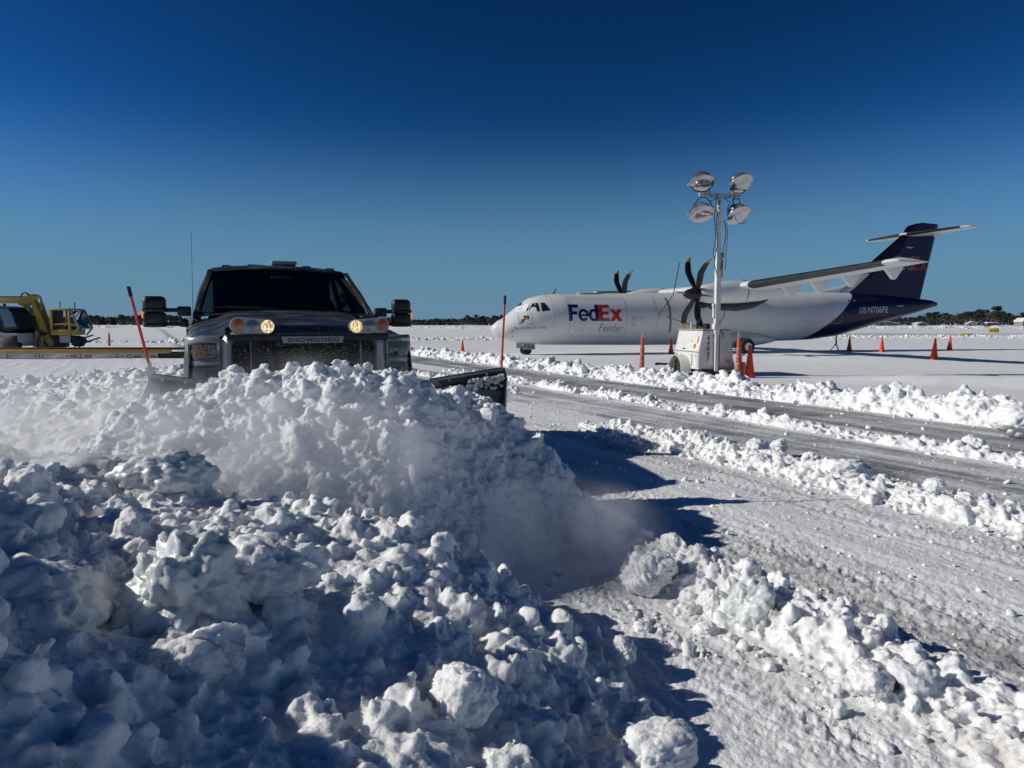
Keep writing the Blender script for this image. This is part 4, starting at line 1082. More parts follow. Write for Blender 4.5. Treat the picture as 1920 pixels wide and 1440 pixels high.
for dy in (-.17, .17):
    MB().lathe([(.001, -.07), (.15, -.08), (.22, -.06), (.245, -.02), (.245, .02), (.22, .06), (.15, .08), (.001, .07)], (1.98, dy, .42), 'Y', 22).build('wheel', m_rubber, ng)
MB().box((1.55, -.3, .66), (.28, .03, .26)).build('gear_door', m_line, ng)
pl = MB().box((2.03, -.34, .60), (.62, .02, .29)).build('number_plate', m_line, ng)
text_obj('lettering', '706', .3, m_ink, pl, (1.78, -.352, .50), (1, 0, 0), (0, 0, 1), fit=(.50, .20), bold=.004, spacing=1.35)
tag(pl, 'pale plate with the number 706 hung by the nose wheel')

# wings
def airfoil(n=14):
    X = .5 * (1 - np.cos(np.linspace(0, math.pi, n)))
    yt = 5 * (.2969 * np.sqrt(X) - .126 * X - .3516 * X ** 2 + .2843 * X ** 3 - .1036 * X ** 4)
    up = [(x, y * 1.15) for x, y in zip(X, yt)]; lo = [(x, -y * .85) for x, y in zip(X, yt)]
    return up[::-1] + lo[1:-1]
AF = airfoil()
def wing_le(w): w = abs(w); return interp([0, 4.5, 13.2], [10.93, 10.98, 11.0], w)
def wing_ch(w): w = abs(w); return interp([0, 4.5, 13.2], [2.57, 2.57, 1.55], w)
def wing_z(w): w = abs(w); return interp([0, 4.5, 13.2], [3.44, 3.44, 3.84], w)
def wing_t(w): w = abs(w); return interp([0, 4.5, 13.2], [.17, .17, .15], w)
def wring(w, grow=0.0, xmax=None):
    s0, c, z, t = wing_le(w), wing_ch(w), wing_z(w), wing_t(w)
    return [(s0 + x * c - (grow if x < .02 else 0), -w, z + y * c * t + (grow if y > 0 else -grow) * (1 if x > .0 else 0)) for x, y in AF]
mb = MB(); st_ = [-13.2, -9, -4.6, 0, 4.6, 9, 13.2]
rings = [wring(w) for w in st_]
# tip caps
def tipcap(w, k, dw): 
    s0, c, z, t = wing_le(w), wing_ch(w), wing_z(w), wing_t(w)
    return [(s0 + c * .10 * (1 - k) + x * c * (.9 + .1 * k), -(w + dw), z + y * c * t * k) for x, y in AF]
rings = [tipcap(-13.2, .35, -.16)] + rings + [tipcap(13.2, .35, .16)]
mb.loft(rings); wing = mb.build('wing', m_white, plane, smooth=50)
for sy in (-1, 1):
    mb = MB(); P = []
    for w in np.linspace(4.95, 12.75, 9):
        s0, c, z, t = wing_le(w), wing_ch(w), wing_z(w), wing_t(w); row = []
        for x in (.13, .09, .05, .025, .008, 0):
            y = 5 * (.2969 * math.sqrt(x) - .126 * x - .3516 * x * x) * 1.15; row.append((s0 + x * c - .012, -w * sy, z + y * c * t + .006))
        for x in (.008, .025, .05, .09, .14):
            y = 5 * (.2969 * math.sqrt(x) - .126 * x - .3516 * x * x) * .85; row.append((s0 + x * c - .012, -w * sy, z - y * c * t - .006))
        P.append(row)
    mb.grid(P); mb.build('deice_boot', m_boot, wing, smooth=70)
    for w in (5.7, 7.7, 9.7, 12.0):
        s0, c, z = wing_le(w), wing_ch(w), wing_z(w); k_ = interp([5, 13], [1.0, .72], w)
        zb = z - .09 * k_
        prof = [(s0 + c * .46, zb + .04), (s0 + c * .46 + 1.12 * k_, zb + .06), (s0 + c * .46 + 1.16 * k_, zb - .0), (s0 + c * .46 + .72 * k_, zb - .54 * k_), (s0 + c * .46 + .58 * k_, zb - .54 * k_)]
        mbf = MB()
        for dy, kk in ((-.10, .0), (.0, .07)):
            pass
        A = [(p[0], -w * sy - .03, p[1]) for p in prof]; Bm = [(lerp(p[0], s0 + c * .48 + .5 * k_, .0), -w * sy, p[1]) for p in prof]
        mbf.prism(prof, (0, .16, 0), (0, -w * sy - .08, 0), bevel=.025)
        mbf.build('flap_fairing', m_white, wing)
    MB().lathe([(.001, 0), (.05, .02), (.06, .08), (.001, .12)], (11.25, -13.30 * sy, 3.86), 'X', 10).build('navigation_lamp', m_lamp_clear, wing)
# nacelles and propellers
def nacelle(sy):
    y = -3.95 * sy
    mb = MB(); Rg = []
    for s, w_, zt, zb in ((9.02, .27, 3.30, 2.80), (9.12, .34, 3.42, 2.70), (9.5, .42, 3.52, 2.62), (10.2, .46, 3.66, 2.60), (11.0, .48, 3.72, 2.62), (12.2, .46, 3.70, 2.72), (13.2, .36, 3.62, 2.95), (14.0, .20, 3.52, 3.18), (14.5, .04, 3.42, 3.34)):
        Rg.append([(s, y + w_ * math.sin(a), (zt + zb) / 2 + (zt - zb) / 2 * math.cos(a)) for a in np.linspace(0, 2 * math.pi, 40, endpoint=False)])
    mb.loft(Rg); nc = mb.build('engine_nacelle', m_white, plane, smooth=60)
    MB().tube([(9.35, y, 2.62), (9.9, y, 2.53), (11.1, y, 2.50), (11.9, y, 2.62), (12.6, y, 2.90), (13.1, y, 3.10)], [.10, .20, .22, .21, .17, .04], 18).build('exhaust_fairing', m_boot, nc)
    MB().tube([(11.42, y + .484 * math.sin(a), 3.215 + .522 * math.cos(a)) for a in np.linspace(0, 2 * math.pi, 33)], .016, 6, caps=False, flat=2.0).build('cowl_seam', m_boot, nc)
    MB().tube([(8.98, y, 2.72), (9.02, y, 2.60), (9.4, y, 2.55)], [.05, .13, .16], 12).build('air_intake', m_ink, nc)
    pr = MB().lathe([(.001, -.68), (.10, -.62), (.20, -.45), (.28, -.20), (.30, .0), (.29, .14)], (8.95, y, 3.06), 'X', 30).build('propeller', m_blade, plane)
    rot = R(6) if sy > 0 else R(4)
    for kk in range(6):
        th = rot + kk * math.pi / 3 + R(30)
        mb = MB(); rr = []
        for v in np.linspace(0, 1, 15):
            r_ = .20 + 1.70 * v
            c_ = interp([0, .15, .55, .85, 1], [.0, -.03, -.17, -.07, .10], v); ch = interp([0, .1, .3, .7, .9, 1], [.14, .24, .34, .32, .23, .06], v); tk = interp([0, .2, 1], [.09, .035, .008], v)
            rr.append([(8.95 + c_ + ch / 2 * math.cos(a), tk * math.sin(a), r_) for a in np.linspace(0, 2 * math.pi, 12, endpoint=False)])
        Mx = Matrix.Rotation(th, 3, 'X')
        rr = [[tuple(Vector((p[0], 0, 0)) + Mx @ Vector((0, p[1], p[2])) + Vector((0, y, 3.06))) for p in r0] for r0 in rr]
        mb.mat(m_blade); mb.loft(rr[:13]); mb.mat(m_yel); mb.loft(rr[12:])
        mb.build('propeller_blade', None, pr, smooth=50)
    return pr, y
pr1, y1 = nacelle(1); pr2, y2 = nacelle(-1)
# propeller tie-down straps
MB().tube([(8.62, -2.96, 4.55), (8.75, -2.2, 3.1), (8.45, -1.36, 2.15), (8.20, -1.25, 1.55)], .022, 5).build('tie_strap', m_ink, plane)
MB().tube([(8.86, -1.40, 2.05), (8.95, -3.0, 1.75), (8.9, -4.8, 1.45)], .022, 5).build('tie_strap', m_ink, plane)
# fin, rudder, stabilizer
fin = [(18.56,3.40),(18.56, 3.46), (19.4, 3.60), (20.08, 3.77), (21.05, 3.99), (21.71, 4.24), (22.19, 4.51), (22.93, 5.02), (23.5, 5.42), (23.85, 5.76), (24.17, 6.25), (24.37, 6.65), (24.53, 7.02), (24.74, 7.24), (25.26, 7.39), (25.79, 7.47), (26.91, 7.42), (25.76, 3.16), (25.6, 3.0), (19.5, 3.2)]
mb = MB()
fo = Vector((0, 0, 0))
def fin_w(s, z): return .10 if z > 3.5 else .12
up = [(p[0], p[1]) for p in fin]
# thick body with sharpened edges: three layers
cx_ = 23.9
def shrink(p, k): 
    cz = 4.8; return (p[0] + (25.0 - p[0]) * k * .25, p[1])
A = [(p[0], 0.0, p[1]) for p in up]
inn = []
for s, z in up:
    if z < 3.5: inn.append((s + (.3 if s < 22 else -.0), z))
    elif s > 25.7: inn.append((s - .30, z - (.0 if z < 7 else .05)))
    else: inn.append((s + .28, z - .06))
for sy in (-1, 1):
    O = [mb.bm.verts.new((s, sy * .012, z)) for s, z in up]; I = [mb.bm.verts.new((s, sy * .105, z)) for s, z in inn]
    for k_ in range(len(O)):
        k2 = (k_ + 1) % len(O); mb._f([O[k_], O[k2], I[k2], I[k_]])
    f = mb._f(I)
    bmesh.ops.triangulate(mb.bm, faces=[f])
    if sy < 0: O0 = O
    else:
        for k_ in range(len(O)):
            k2 = (k_ + 1) % len(O); mb._f([O0[k_], O0[k2], O[k2], O[k_]])
finob = mb.build('tail_fin', m_pur, plane, smooth=0)
MB().prism([(25.95, 3.25), (25.99, 3.25), (26.85, 6.6), (26.81, 6.6)], (0, -.004, 0), (-.62, -.106, 0)).build('rudder_seam', node_mat('seam_purple', (.006, .004, .02), .5), finob)
k = 2.30 / 3.33
fs = lambda s, z: .115
decal('lettering', tf(fed, 23.85, 4.74, k, .80), node_mat('tail_white_shaded', (.10, .10, .15), .5), finob, surf=fs, off=.0, stepz=9, steps=9)  # white and red tail letters darkened: their shade is put into the colour
decal('lettering', tf(ex, 23.85, 4.74, k, .80), node_mat('tail_red_shaded', (.17, .014, .012), .5), finob, surf=fs, off=.0, stepz=9, steps=9)
decal('tail_mark', [[(24.55, 6.02), (24.85, 6.08), (25.15, 6.02), (24.85, 5.97)]], m_line, finob, surf=fs, off=.0, stepz=9, steps=9)
mb = MB(); rg = []
for w, s0, c, z, t in ((-3.6, 25.15, .95, 6.80, .10), (-3.45, 25.0, 1.1, 6.80, .11), (0, 24.35, 2.05, 6.76, .11), (3.45, 25.0, 1.1, 6.80, .11), (3.6, 25.15, .95, 6.80, .10)):
    rg.append([(s0 + x * c, -w, z + y * c * t) for x, y in AF])
mb.loft(rg); stb = mb.build('tailplane', m_white, plane, smooth=50)
for sy in (-1, 1):
    mb = MB(); P = []
    for v in (0, .5, 1):
        w = lerp(.25, 3.2, v); s0 = lerp(24.40, 24.95, v); c = lerp(2.0, 1.15, v); z = lerp(6.763, 6.798, v); row = []
        for x, sg_ in ((.12, 1), (.06, 1), (.02, 1), (0, 1), (.02, -1), (.06, -1), (.12, -1)):
            y = 5 * (.2969 * math.sqrt(x) - .126 * x - .3516 * x * x) * (1.15 if sg_ > 0 else .85) * sg_
            row.append((s0 + x * c - .012, -w * sy, z + y * c * .11 + .006 * sg_))
        P.append(row)
    mb.grid(P); mb.build('deice_boot', m_boot, stb, smooth=70)
    MB().prism([(25.9, 6.70), (26.5, 6.72), (26.45, 6.60), (26.2, 6.52), (25.85, 6.62)], (0, .05, 0), (0, -.75 * sy, 0)).build('hinge_fairing', m_white, stb)
MB().box((25.2, 0, 6.76), (1.3, .24, .20), bevel=.08).build('tailplane_root', m_pur, finob)

# stand under the tail
ts = empty('tail_stand', (AX + 20.16 * math.cos(AT), AY + 20.16 * math.sin(AT), .17), AT)
tag(ts, 'black tripod prop stand holding up the purple tail end of the airplane', 'prop stand')
MB().tube([(0, 0, .30), (0, 0, .92)], [.045, .035], 8).build('post', m_ink, ts)
MB().box((0, 0, .92), (.22, .22, .05), bevel=.01).build('head', m_ink, ts)
for a in (0.3, 2.4, 4.5): MB().tube([(0, 0, .42), (.30 * math.cos(a), .30 * math.sin(a), .0)], .025, 6).build('leg', m_ink, ts)

# ------------------------------------------------------------------ light tower trailer
m_tow = node_mat('trailer_white', (.72, .71, .67), .45, noise=(2.2, .5, (.50, .47, .41)))
m_rust = node_mat('rusty_edge', (.42, .34, .24), .7, noise=(9, .8, (.22, .10, .05)))
m_alu = node_mat('reflector_alu', (.62, .63, .64), .22, .9, noise=(4, .6, (.38, .38, .39)))
m_num = node_mat('number_red', (.20, .03, .035), .6)
m_redst = node_mat('red_sticker', (.55, .06, .04), .5)
PH = R(12)
tw = empty('light_tower', (5.83, 20.36, .0), PH)
tag(tw, 'white mobile light tower trailer with four lamps on its tall mast', 'light tower')
prof = [(-.54, .40), (.54, .40), (.54, .90), (.415, 1.50), (-.415, 1.50), (-.54, .90)]
bd = MB(); bd.prism(prof, (0, 1.55, 0), (0, 0, 0), bevel=.012); bd = bd.build('generator_cabinet', m_tow, tw)
MB().prism([(-.44, 1.502), (.44, 1.502), (.42, 1.55), (-.42, 1.55)], (0, 1.60, 0), (0, -.02, 0), bevel=.01).build('cabinet_lid', m_rust, tw)
# side seams, handles, stickers on the lit side
MB().box((-.545, .78, .895), (.012, 1.56, .014)).build('side_seam', m_ink, bd)
dr = MB().prism([(-.548, .44), (-.548, .86), (-.556, .86), (-.556, .44)], (0, .80, 0), (0, .06, 0)).build('lower_door', m_tow, tw)
MB().box((-.562, .36, .66), (.012, .02, .34)).build('handle', m_ink, dr)
MB().box((-.562, .62, .50), (.012, .38, .02)).build('latch_bar', m_ink, dr)
sl = Matrix.Rotation(R(-11.8), 3, 'Y')
MB().box((-.512, .30, 1.06), (.012, .10, .11), rot=Matrix.Rotation(R(11.8), 3, 'Y')).build('warning_sticker', m_redst, bd)
MB().box((-.47, .16, 1.25), (.014, .03, .22), rot=Matrix.Rotation(R(11.8), 3, 'Y')).build('handle', m_ink, bd)
MB().box((-.53, .95, .97), (.016, .16, .03), rot=Matrix.Rotation(R(11.8), 3, 'Y')).build('latch', m_ink, bd)
MB().box((-.485, .55, 1.20), (.014, .03, .03), rot=Matrix.Rotation(R(11.8), 3, 'Y')).build('keyhole', m_ink, bd)
# end face: seam, numbers, faded plate
MB().box((.10, -.006, .95), (.014, .012, 1.08)).build('end_seam', m_ink, bd)
for i, ch in enumerate('44037'):
    text_obj('number', ch, .1, m_num, bd, (-.285, -.004, 1.235 - i * .152), (1, 0, 0), (0, 0, 1), fit=(.082, .125), bold=.0035)
MB().box((.22, -.006, 1.36), (.10, .01, .16)).build('faded_plate', node_mat('faded_plate', (.45, .45, .46), .6), bd)
MB().box((.36, -.006, 1.41), (.09, .01, .05)).build('faded_plate', node_mat('faded_plate2', (.5, .5, .5), .6), bd)
for i in range(5): MB().box((-.552, .98 + .0 * i, .55 + .055 * i), (.01, .34, .018)).build('vent_slot', m_ink, bd)
for y_ in (.14, 1.4): MB().box((-.555, y_, .78), (.012, .05, .07)).build('hinge', m_rust, bd)
MB().box((.38, -.006, .62), (.14, .01, .10)).build('data_label', m_line, bd)
# chassis, wheels, fenders, tongue, jack
MB().box((0, .78, .34), (.95, 1.75, .08), bevel=.01).build('chassis', m_ink, tw)
MB().box((.30, -.10, .36), (.50, .10, .09), bevel=.01).build('cross_member', m_rust, tw)
for sx in (-1, 1):
    w = MB().lathe([(.001, -.09), (.17, -.095), (.27, -.085), (.305, -.04), (.305, .04), (.27, .085), (.17, .095), (.001, .09)], (sx * .72, .86, .36), 'X', 28).build('wheel', m_rubber, tw)
    r_ = MB().lathe([(.001, -.07), (.05, -.085), (.07, -.06), (.15, -.07), (.175, -.098), (.175, .098), (.15, .07), (.07, .06), (.001, .085)], (sx * .72, .86, .36), 'X', 22).build('rim', m_tow, w)
    mb = MB()
    arc = [(.86 + .42 * math.cos(a), .36 + .42 * math.sin(a)) for a in np.linspace(R(-8), R(188), 18)]
    mb.grid([[(sx * .54, p[0], p[1]) for p in arc], [(sx * .84, p[0], p[1]) for p in arc], [(sx * .86, .86 + (p[0] - .86) * .97, .36 + (p[1] - .36) * .97) for p in arc]])
    mb.grid([[(sx * .54, p[0], p[1]) for p in arc], [(sx * .54, .86 + (p[0] - .86) * .0, .36) for p in arc]])
    mb.build('fender', m_tow, tw, smooth=50)
MB().tube([(0, 1.6, .36), (0, 2.35, .42)], .05, 8).build('tow_bar', m_ink, tw)
MB().box((0, 2.4, .46), (.08, .2, .08), bevel=.02).build('coupler', m_ink, tw)
MB().tube([(-.5, 1.35, .45), (-1.15, 1.5, .50)], .035, 8).build('outrigger', m_ink, tw)
MB().box((-1.15, 1.5, .48), (.10, .12, .07), bevel=.02).build('outrigger_pad', m_ink, tw)
jk = MB().tube([(.60, -.28, .12), (.60, -.26, .80)], .06, 10).build('jack_stand', m_ink, tw)
MB().tube([(.60, -.27, .8), (.75, -.27, .84)], .018, 6).build('crank_handle', m_ink, jk)
MB().box((.72, -.2, .46), (.16, .14, .30), bevel=.03).build('outrigger_lock', m_rust, tw)
MB().lathe([(.001, 0), (.10, 0), (.12, .03), (.05, .07), (.001, .07)], (.74, -.25, .18), 'Z', 14).build('jack_foot', m_rust, tw)
jw = MB().lathe([(.001, -.05), (.09, -.055), (.14, -.03), (.14, .03), (.09, .055), (.001, .05)], (.22, -.1, .22), 'X', 18).build('jockey_wheel', m_rubber, tw)
# exhaust and lifting eye on the lid
MB().tube([(-.22, .75, 1.54), (-.22, .75, 1.72), (-.22, .62, 1.80), (-.22, .52, 1.79)], .035, 8).build('exhaust_pipe', m_ink, tw)
MB().lathe([(.001, 0), (.10, 0), (.10, .13), (.04, .16), (.001, .16)], (-.05, .5, 1.55), 'Z', 14).build('muffler', m_ink, tw)
MB().tube([(-.34, .9, 1.54), (-.34, .9, 1.75)], .022, 6).build('lift_post', m_tow, tw)
# mast
ms = MB(); ms.box((-.03, -.07, 1.15), (.10, .10, 1.6), bevel=.008); ms.box((-.03, -.07, 2.55), (.145, .13, 2.3), bevel=.008)
ms = ms.build('mast_lower', m_tow, tw)
MB().box((-.03, -.07, 4.10), (.10, .095, 1.9), bevel=.006).build('mast_upper', m_tow, ms)
MB().box((-.03, -.07, 4.86), (.072, .07, .85), bevel=.006).build('mast_tip', m_line, ms)
mb = MB(); mb.box((-.13, -.07, 2.22), (.10, .08, .10), bevel=.01); mb.box((-.13, -.07, 2.02), (.06, .08, .30), bevel=.01); mb.build('mast_latch', m_tow, ms)
MB().box((-.06, -.10, 1.62), (.20, .18, .16), bevel=.02).build('mast_pivot', m_tow, ms)
mb = MB(); mb.box((.07, -.09, 3.62), (.10, .10, .14), bevel=.01); mb.box((.055, -.11, 3.25), (.07, .05, .5), bevel=.008); mb.build('winch_bracket', m_rust, ms)
MB().tube([(-.1, -.14, 3.0), (-.1, -.14, 4.6)], .014, 6).build('side_rail', m_alu, ms)
# crossbar and lamps (slightly turned)
cb = MB().box((-.03, -.07, 5.28), (1.26, .085, .085), bevel=.006).build('crossbar', m_line, tw)
def lamp(cx, cz, nrm, roll, up):
    """bowl floodlight, opening along nrm"""
    q = Vector(nrm).normalized().to_track_quat('Z', 'Y').to_matrix() @ Matrix.Rotation(roll, 3, 'Z')
    c = Vector((cx, -.14, cz))
    prof = [(.001, -.34), (.08, -.335), (.16, -.29), (.25, -.19), (.31, -.07), (.335, .0), (.34, .012)]
    bw = MB().lathe(prof, c, 'Z', 30, rot=q).build('flood_lamp', m_alu, tw, smooth=60)
    MB().lathe([(.335, .010), (.30, .035), (.16, .055), (.001, .062)], c, 'Z', 30, rot=q).build('lamp_glass', m_lampg, bw, smooth=60)
    MB().tube([c + q @ Vector((.338 * math.cos(a), .338 * math.sin(a), .012)) for a in np.linspace(0, 2 * math.pi, 31)], .014, 6, caps=False).build('lamp_rim', m_alu, bw)
    MB().tube([c + q @ Vector((0, 0, -.18)), c + q @ Vector((0, 0, -.38))], [.09, .07], 12).build('socket', m_ink, bw)
    s = 1 if cx > 0 else -1
    base = Vector((-.03 + s * .50, -.07, 5.28 + up * .06))
    l_ = c + q @ Vector((.36, 0, -.02)); r_ = c + q @ Vector((-.36, 0, -.02))
    yk = MB(); yk.tube([l_, l_.lerp(base, .55) + Vector((.05 * (1 if l_.x > base.x else -1), 0, -up * .04)), base + Vector((.10 * (1 if l_.x > base.x else -1), 0, up * .02)), base + Vector((-.10 * (1 if l_.x > base.x else -1), 0, up * .02)), r_.lerp(base, .55) + Vector((.05 * (1 if r_.x > base.x else -1), 0, -up * .04)), r_], .016, 6)
    yk.build('yoke', m_ink, bw)
    for e in (l_, r_): MB().tube([e + (e - c) * .12, e - (e - c) * .10], .04, 8).build('pivot_knob', m_line, bw)
    MB().tube([c + q @ Vector((0, 0, -.36)), c + q @ Vector((0, 0, -.36)) + Vector((-s * .18, 0, -.12)), base + Vector((-s * .2, -.05, -.12)), Vector((-.03 + s * .08, -.12, 5.2))], .011, 5).build('lamp_cable', m_ink, bw)
m_lampg = node_mat('flood_glass', (.50, .51, .52), .14, .85, noise=(1.5, .5, (.20, .21, .23)), coat=1)
lamp(-.62, 5.58, (-.10, -.50, -.86), .3, 1); lamp(.56, 5.60, (.14, -.66, -.74), -.4, 1)
lamp(-.60, 4.74, (-.06, -.54, -.84), .2, -1); lamp(.50, 4.74, (.16, -.60, -.78), -.5, -1)
for pts, r_ in ((((-.08, -.16, 5.1), (-.17, -.18, 4.6), (-.14, -.18, 3.9), (-.20, -.18, 3.4), (-.13, -.18, 3.1)), .011), (((-.16, -.16, 5.3), (-.24, -.18, 4.7), (-.20, -.2, 4.1), (-.26, -.2, 3.75), (-.22, -.2, 3.5)), .010),
                (((.06, -.16, 4.6), (.12, -.18, 4.2), (.04, -.18, 3.7), (-.02, -.18, 3.2)), .012), (((.12, -.16, 4.5), (.16, -.2, 4.3), (.13, -.2, 3.6), (.12, -.2, 3.2)), .009), (((0, -.16, 1.7), (.12, -.2, 1.95), (.10, -.2, 2.2)), .014),
                (((.35, -.2, 5.3), (.30, -.22, 4.9), (.42, -.25, 4.55), (.62, -.25, 4.5), (.70, -.25, 4.6)), .009), (((-.02, -.14, 1.62), (.10, -.14, 1.45), (.16, -.05, 1.40)), .014)):
    # smooth the cable
    P = [Vector(p) for p in pts]; out = []
    for i in range(len(P) - 1):
        p0, p1, p2, p3 = P[max(i - 1, 0)], P[i], P[i + 1], P[min(i + 2, len(P) - 1)]
        for t in np.linspace(0, 1, 6, endpoint=False):
            out.append(.5 * ((2 * p1) + (p2 - p0) * t + (2 * p0 - 5 * p1 + 4 * p2 - p3) * t * t + (3 * p1 - p0 - 3 * p2 + p3) * t ** 3))
    out.append(P[-1]); MB().tube(out, r_, 5).build('power_cable', m_ink, tw)

# ------------------------------------------------------------------ cones and delineator posts
m_cone = node_mat('cone_orange', (.72, .055, .012), .5, noise=(3, .3, (.5, .05, .02)))
cm = None
def make_cone():
    o = MB().lathe([(.001, -.06), (.168, -.06), (.165, .0), (.155, .03), (.10, .36), (.045, .80), (.034, .90), (.028, .91), (.001, .905)], n=28).build('traffic_cone', m_cone, None, smooth=50)
    b = MB().box((0, 0, -.035), (.40, .40, .05), bevel=.01).build('cone_base', m_rubber, o)
    return o
cone0 = make_cone(); first = [True]
def place_cone(x, y, h, lab, z=.20):
    if first[0]: o = cone0; first[0] = False
    else:
        o = cone0.copy(); scene.collection.objects.link(o)
        for ch in cone0.children:
            c = ch.copy(); scene.collection.objects.link(c); c.parent = o
    o.location = (x, y, z); s = h / .91; o.scale = (s, s, s); o.rotation_euler = (R(rng.uniform(-2, 2)), R(rng.uniform(-2, 2)), rng.uniform(0, 3))
    tag(o, lab, 'traffic cone', 'orange traffic cones around the airplane')
place_cone(6.63, 19.84, .91, 'largest orange cone standing right beside the light tower trailer')
place_cone(-2.64, 37.93, .74, 'orange cone standing alone left of the airplane nose', z=.14)
place_cone(7.87, 35.26, .80, 'orange cone just left of the light tower cabinet, below the propeller')
place_cone(18.3, 38.66, .84, 'darker orange cone nearest the tail stand of the airplane')
place_cone(19.37, 37.3, .83, 'bright orange cone, second to the right of the tail stand')
place_cone(17.77, 29.98, .90, 'bright orange cone standing forward in the open snow under the tail end')
place_cone(24.69, 40.21, .85, 'dark orange cone farthest right beyond the purple tail')

m_band = node_mat('band_faded_red', (.42, .10, .09), .5, noise=(20, .5, (.55, .25, .22)))
m_ring = node_mat('band_pale_ring', (.62, .42, .38), .5)
m_post = node_mat('post_orange', (.55, .10, .03), .55, noise=(6, .4, (.42, .08, .03)))
def delineator(x, y, z, lab):
    o = MB().lathe([(.085, -.05), (.080, .10), (.068, .40), (.060, .80), (.050, 1.08), (.030, 1.10), (.001, 1.10)], n=20).build('delineator_post', m_post, None)
    for a, b_ in ((.18, .40), (.60, .82)):
        ra = interp([.1, .4, .8, 1.08], [.080, .068, .060, .050], a) + .003; rb = interp([.1, .4, .8, 1.08], [.080, .068, .060, .050], b_) + .003
        bn = MB().lathe([(ra, a), (rb, b_)], n=20).build('reflective_band', m_band, o)
        MB().lathe([(ra + .002, a - .01), (ra + .002, a + .008)], n=20).build('band_edge', m_ring, bn); MB().lathe([(rb + .002, b_ - .008), (rb + .002, b_ + .01)], n=20).build('band_edge', m_ring, bn)
    MB().tube([(-.022, 0, 1.08), (-.026, 0, 1.20), (-.012, 0, 1.245), (.012, 0, 1.245), (.026, 0, 1.20), (.022, 0, 1.08)], .010, 6).build('grip_loop', m_ring, o)
    MB().lathe([(.19, -.06), (.19, -.02), (.09, .0)], n=16).build('rubber_base', m_rubber, o)
    o.location = (x, y, z); o.rotation_euler = (R(rng.uniform(-1, 1)), R(rng.uniform(-1, 1)), 0)
    tag(o, lab, 'delineator post', 'orange posts with reflective bands'); return o
delineator(3.83, 21.0, .20, 'orange banded post standing left of the light tower, at the snow ridge')
delineator(6.28, 19.75, .20, 'orange banded post standing between the light tower cabinet and the big cone')
delineator(-22.6, 40.0, .05, 'far orange banded post standing beyond the yellow and white conveyor')

# ------------------------------------------------------------------ belt loader and deicing truck on the left
m_yel2 = node_mat('machine_yellow', (.42, .30, .055), .5, noise=(2, .5, (.30, .20, .05)))
m_gold = node_mat('rail_yellow', (.50, .27, .04), .5, noise=(1.5, .6, (.30, .17, .05)))
m_pan = node_mat('panel_grey_white', (.45, .47, .50), .55, noise=(1.6, .5, (.34, .35, .36)))
m_fadered = node_mat('faded_red', (.36, .16, .15), .6)
bl = empty('belt_loader', (-15.0, 25.0, .35))
tag(bl, 'long low conveyor with yellow rail and white side panels lying left of the truck', 'belt loader')
x0_, x1_ = -6.5, 3.35
MB().box(((x0_ + x1_) / 2, .35, .21), (x1_ - x0_, .7, .16)).build('conveyor_frame', m_trim, bl)
xs_ = [x0_] + [(u - 960) / 1335 * 25 + 15 for u in (15, 75, 152, 222, 278, 297)]
for a, b_ in zip(xs_, xs_[1:]): MB().box(((a + b_) / 2, -.02, .21), (b_ - a - .03, .03, .23), bevel=.004).build('side_panel', m_pan, bl)
MB().box(((x0_ + x1_ - .3) / 2, -.04, .39), (x1_ - x0_ - .3, .10, .13), bevel=.01).build('hand_rail', m_gold, bl)
MB().box(((x0_ + x1_) / 2, .45, .47), (x1_ - x0_, .8, .06), bevel=.01).build('belt', m_rubber, bl)
MB().box((x1_ - .1, .2, .30), (.9, .5, .12), bevel=.02).build('nose_roller', m_trim, bl)
def bpx(u): return (u - 960) / 1335 * 25 + 15.0
text_obj('lettering', '523406', .1, m_ink, bl, (bpx(237.5), -.037, .145), (1, 0, 0), (0, 0, 1), fit=(.52, .125), bold=.0015)
for u, w_ in ((133, .22), (160, .22), (282, .16)):
    MB().box((bpx(u) + w_ / 2, -.038, .21), (w_, .006, .10)).build('red_decal', m_fadered, bl)
for u in (20, 68, 81, 127, 143, 172, 218, 230, 292):
    MB().lathe([(.001, -.006), (.028, -.004), (.028, 0)], (bpx(u), -.036, .21), 'Y', 8).build('bolt', m_ink, bl)
for x in (-5.4, -1.5, 2.2): MB().lathe([(.001, -.1), (.14, -.1), (.16, 0), (.14, .1), (.001, .1)], (x, .35, -.02), 'Y', 16).build('wheel', m_rubber, bl)

dc = empty('deicing_truck', (-20.5, 31.0, .25))
tag(dc, 'yellow boomed airport machine with blue windscreen and empty operator cab at the boom foot', 'deicing truck')
def DX(u): return (u - 960) / 1335 * 31 + 20.5
def DZ(v): return 1.7 - (v - 607) / 1335 * 31 - .25
def dpoly(P, y0, y1): return [(DX(u), DZ(v)) for u, v in P], (0, y1 - y0, 0), (0, y0, 0)
def dpr(name, P, y0, y1, mat, parent=dc, bevel=.02):
    a, d, o_ = dpoly(P, y0, y1); mb = MB(); mb.prism(a, d, o_, bevel=bevel); return mb.build(name, mat, parent)
bm_ = dpr('upper_boom', [(-60, 559), (52, 559), (60, 553), (72, 552), (75, 556), (72, 566), (60, 572), (48, 574), (42, 568), (-60, 568)], -.15, .15, m_yel2)
dpr('boom_cover', [(-60, 556.2), (56, 556.2), (56, 558.8), (-60, 558.8)], -.12, .12, m_ink, bm_, 0)
MB().tube([(DX(52), -.2, DZ(557)), (DX(56), -.25, DZ(551)), (DX(63), -.25, DZ(550)), (DX(68), -.2, DZ(555))], .035, 6).build('hose', m_ink, bm_)
ab = dpr('lower_boom', [(64, 562), (72, 561), (88, 600), (101, 640), (112, 652), (92, 652), (78, 610), (70, 580)], -.13, .13, m_yel2)
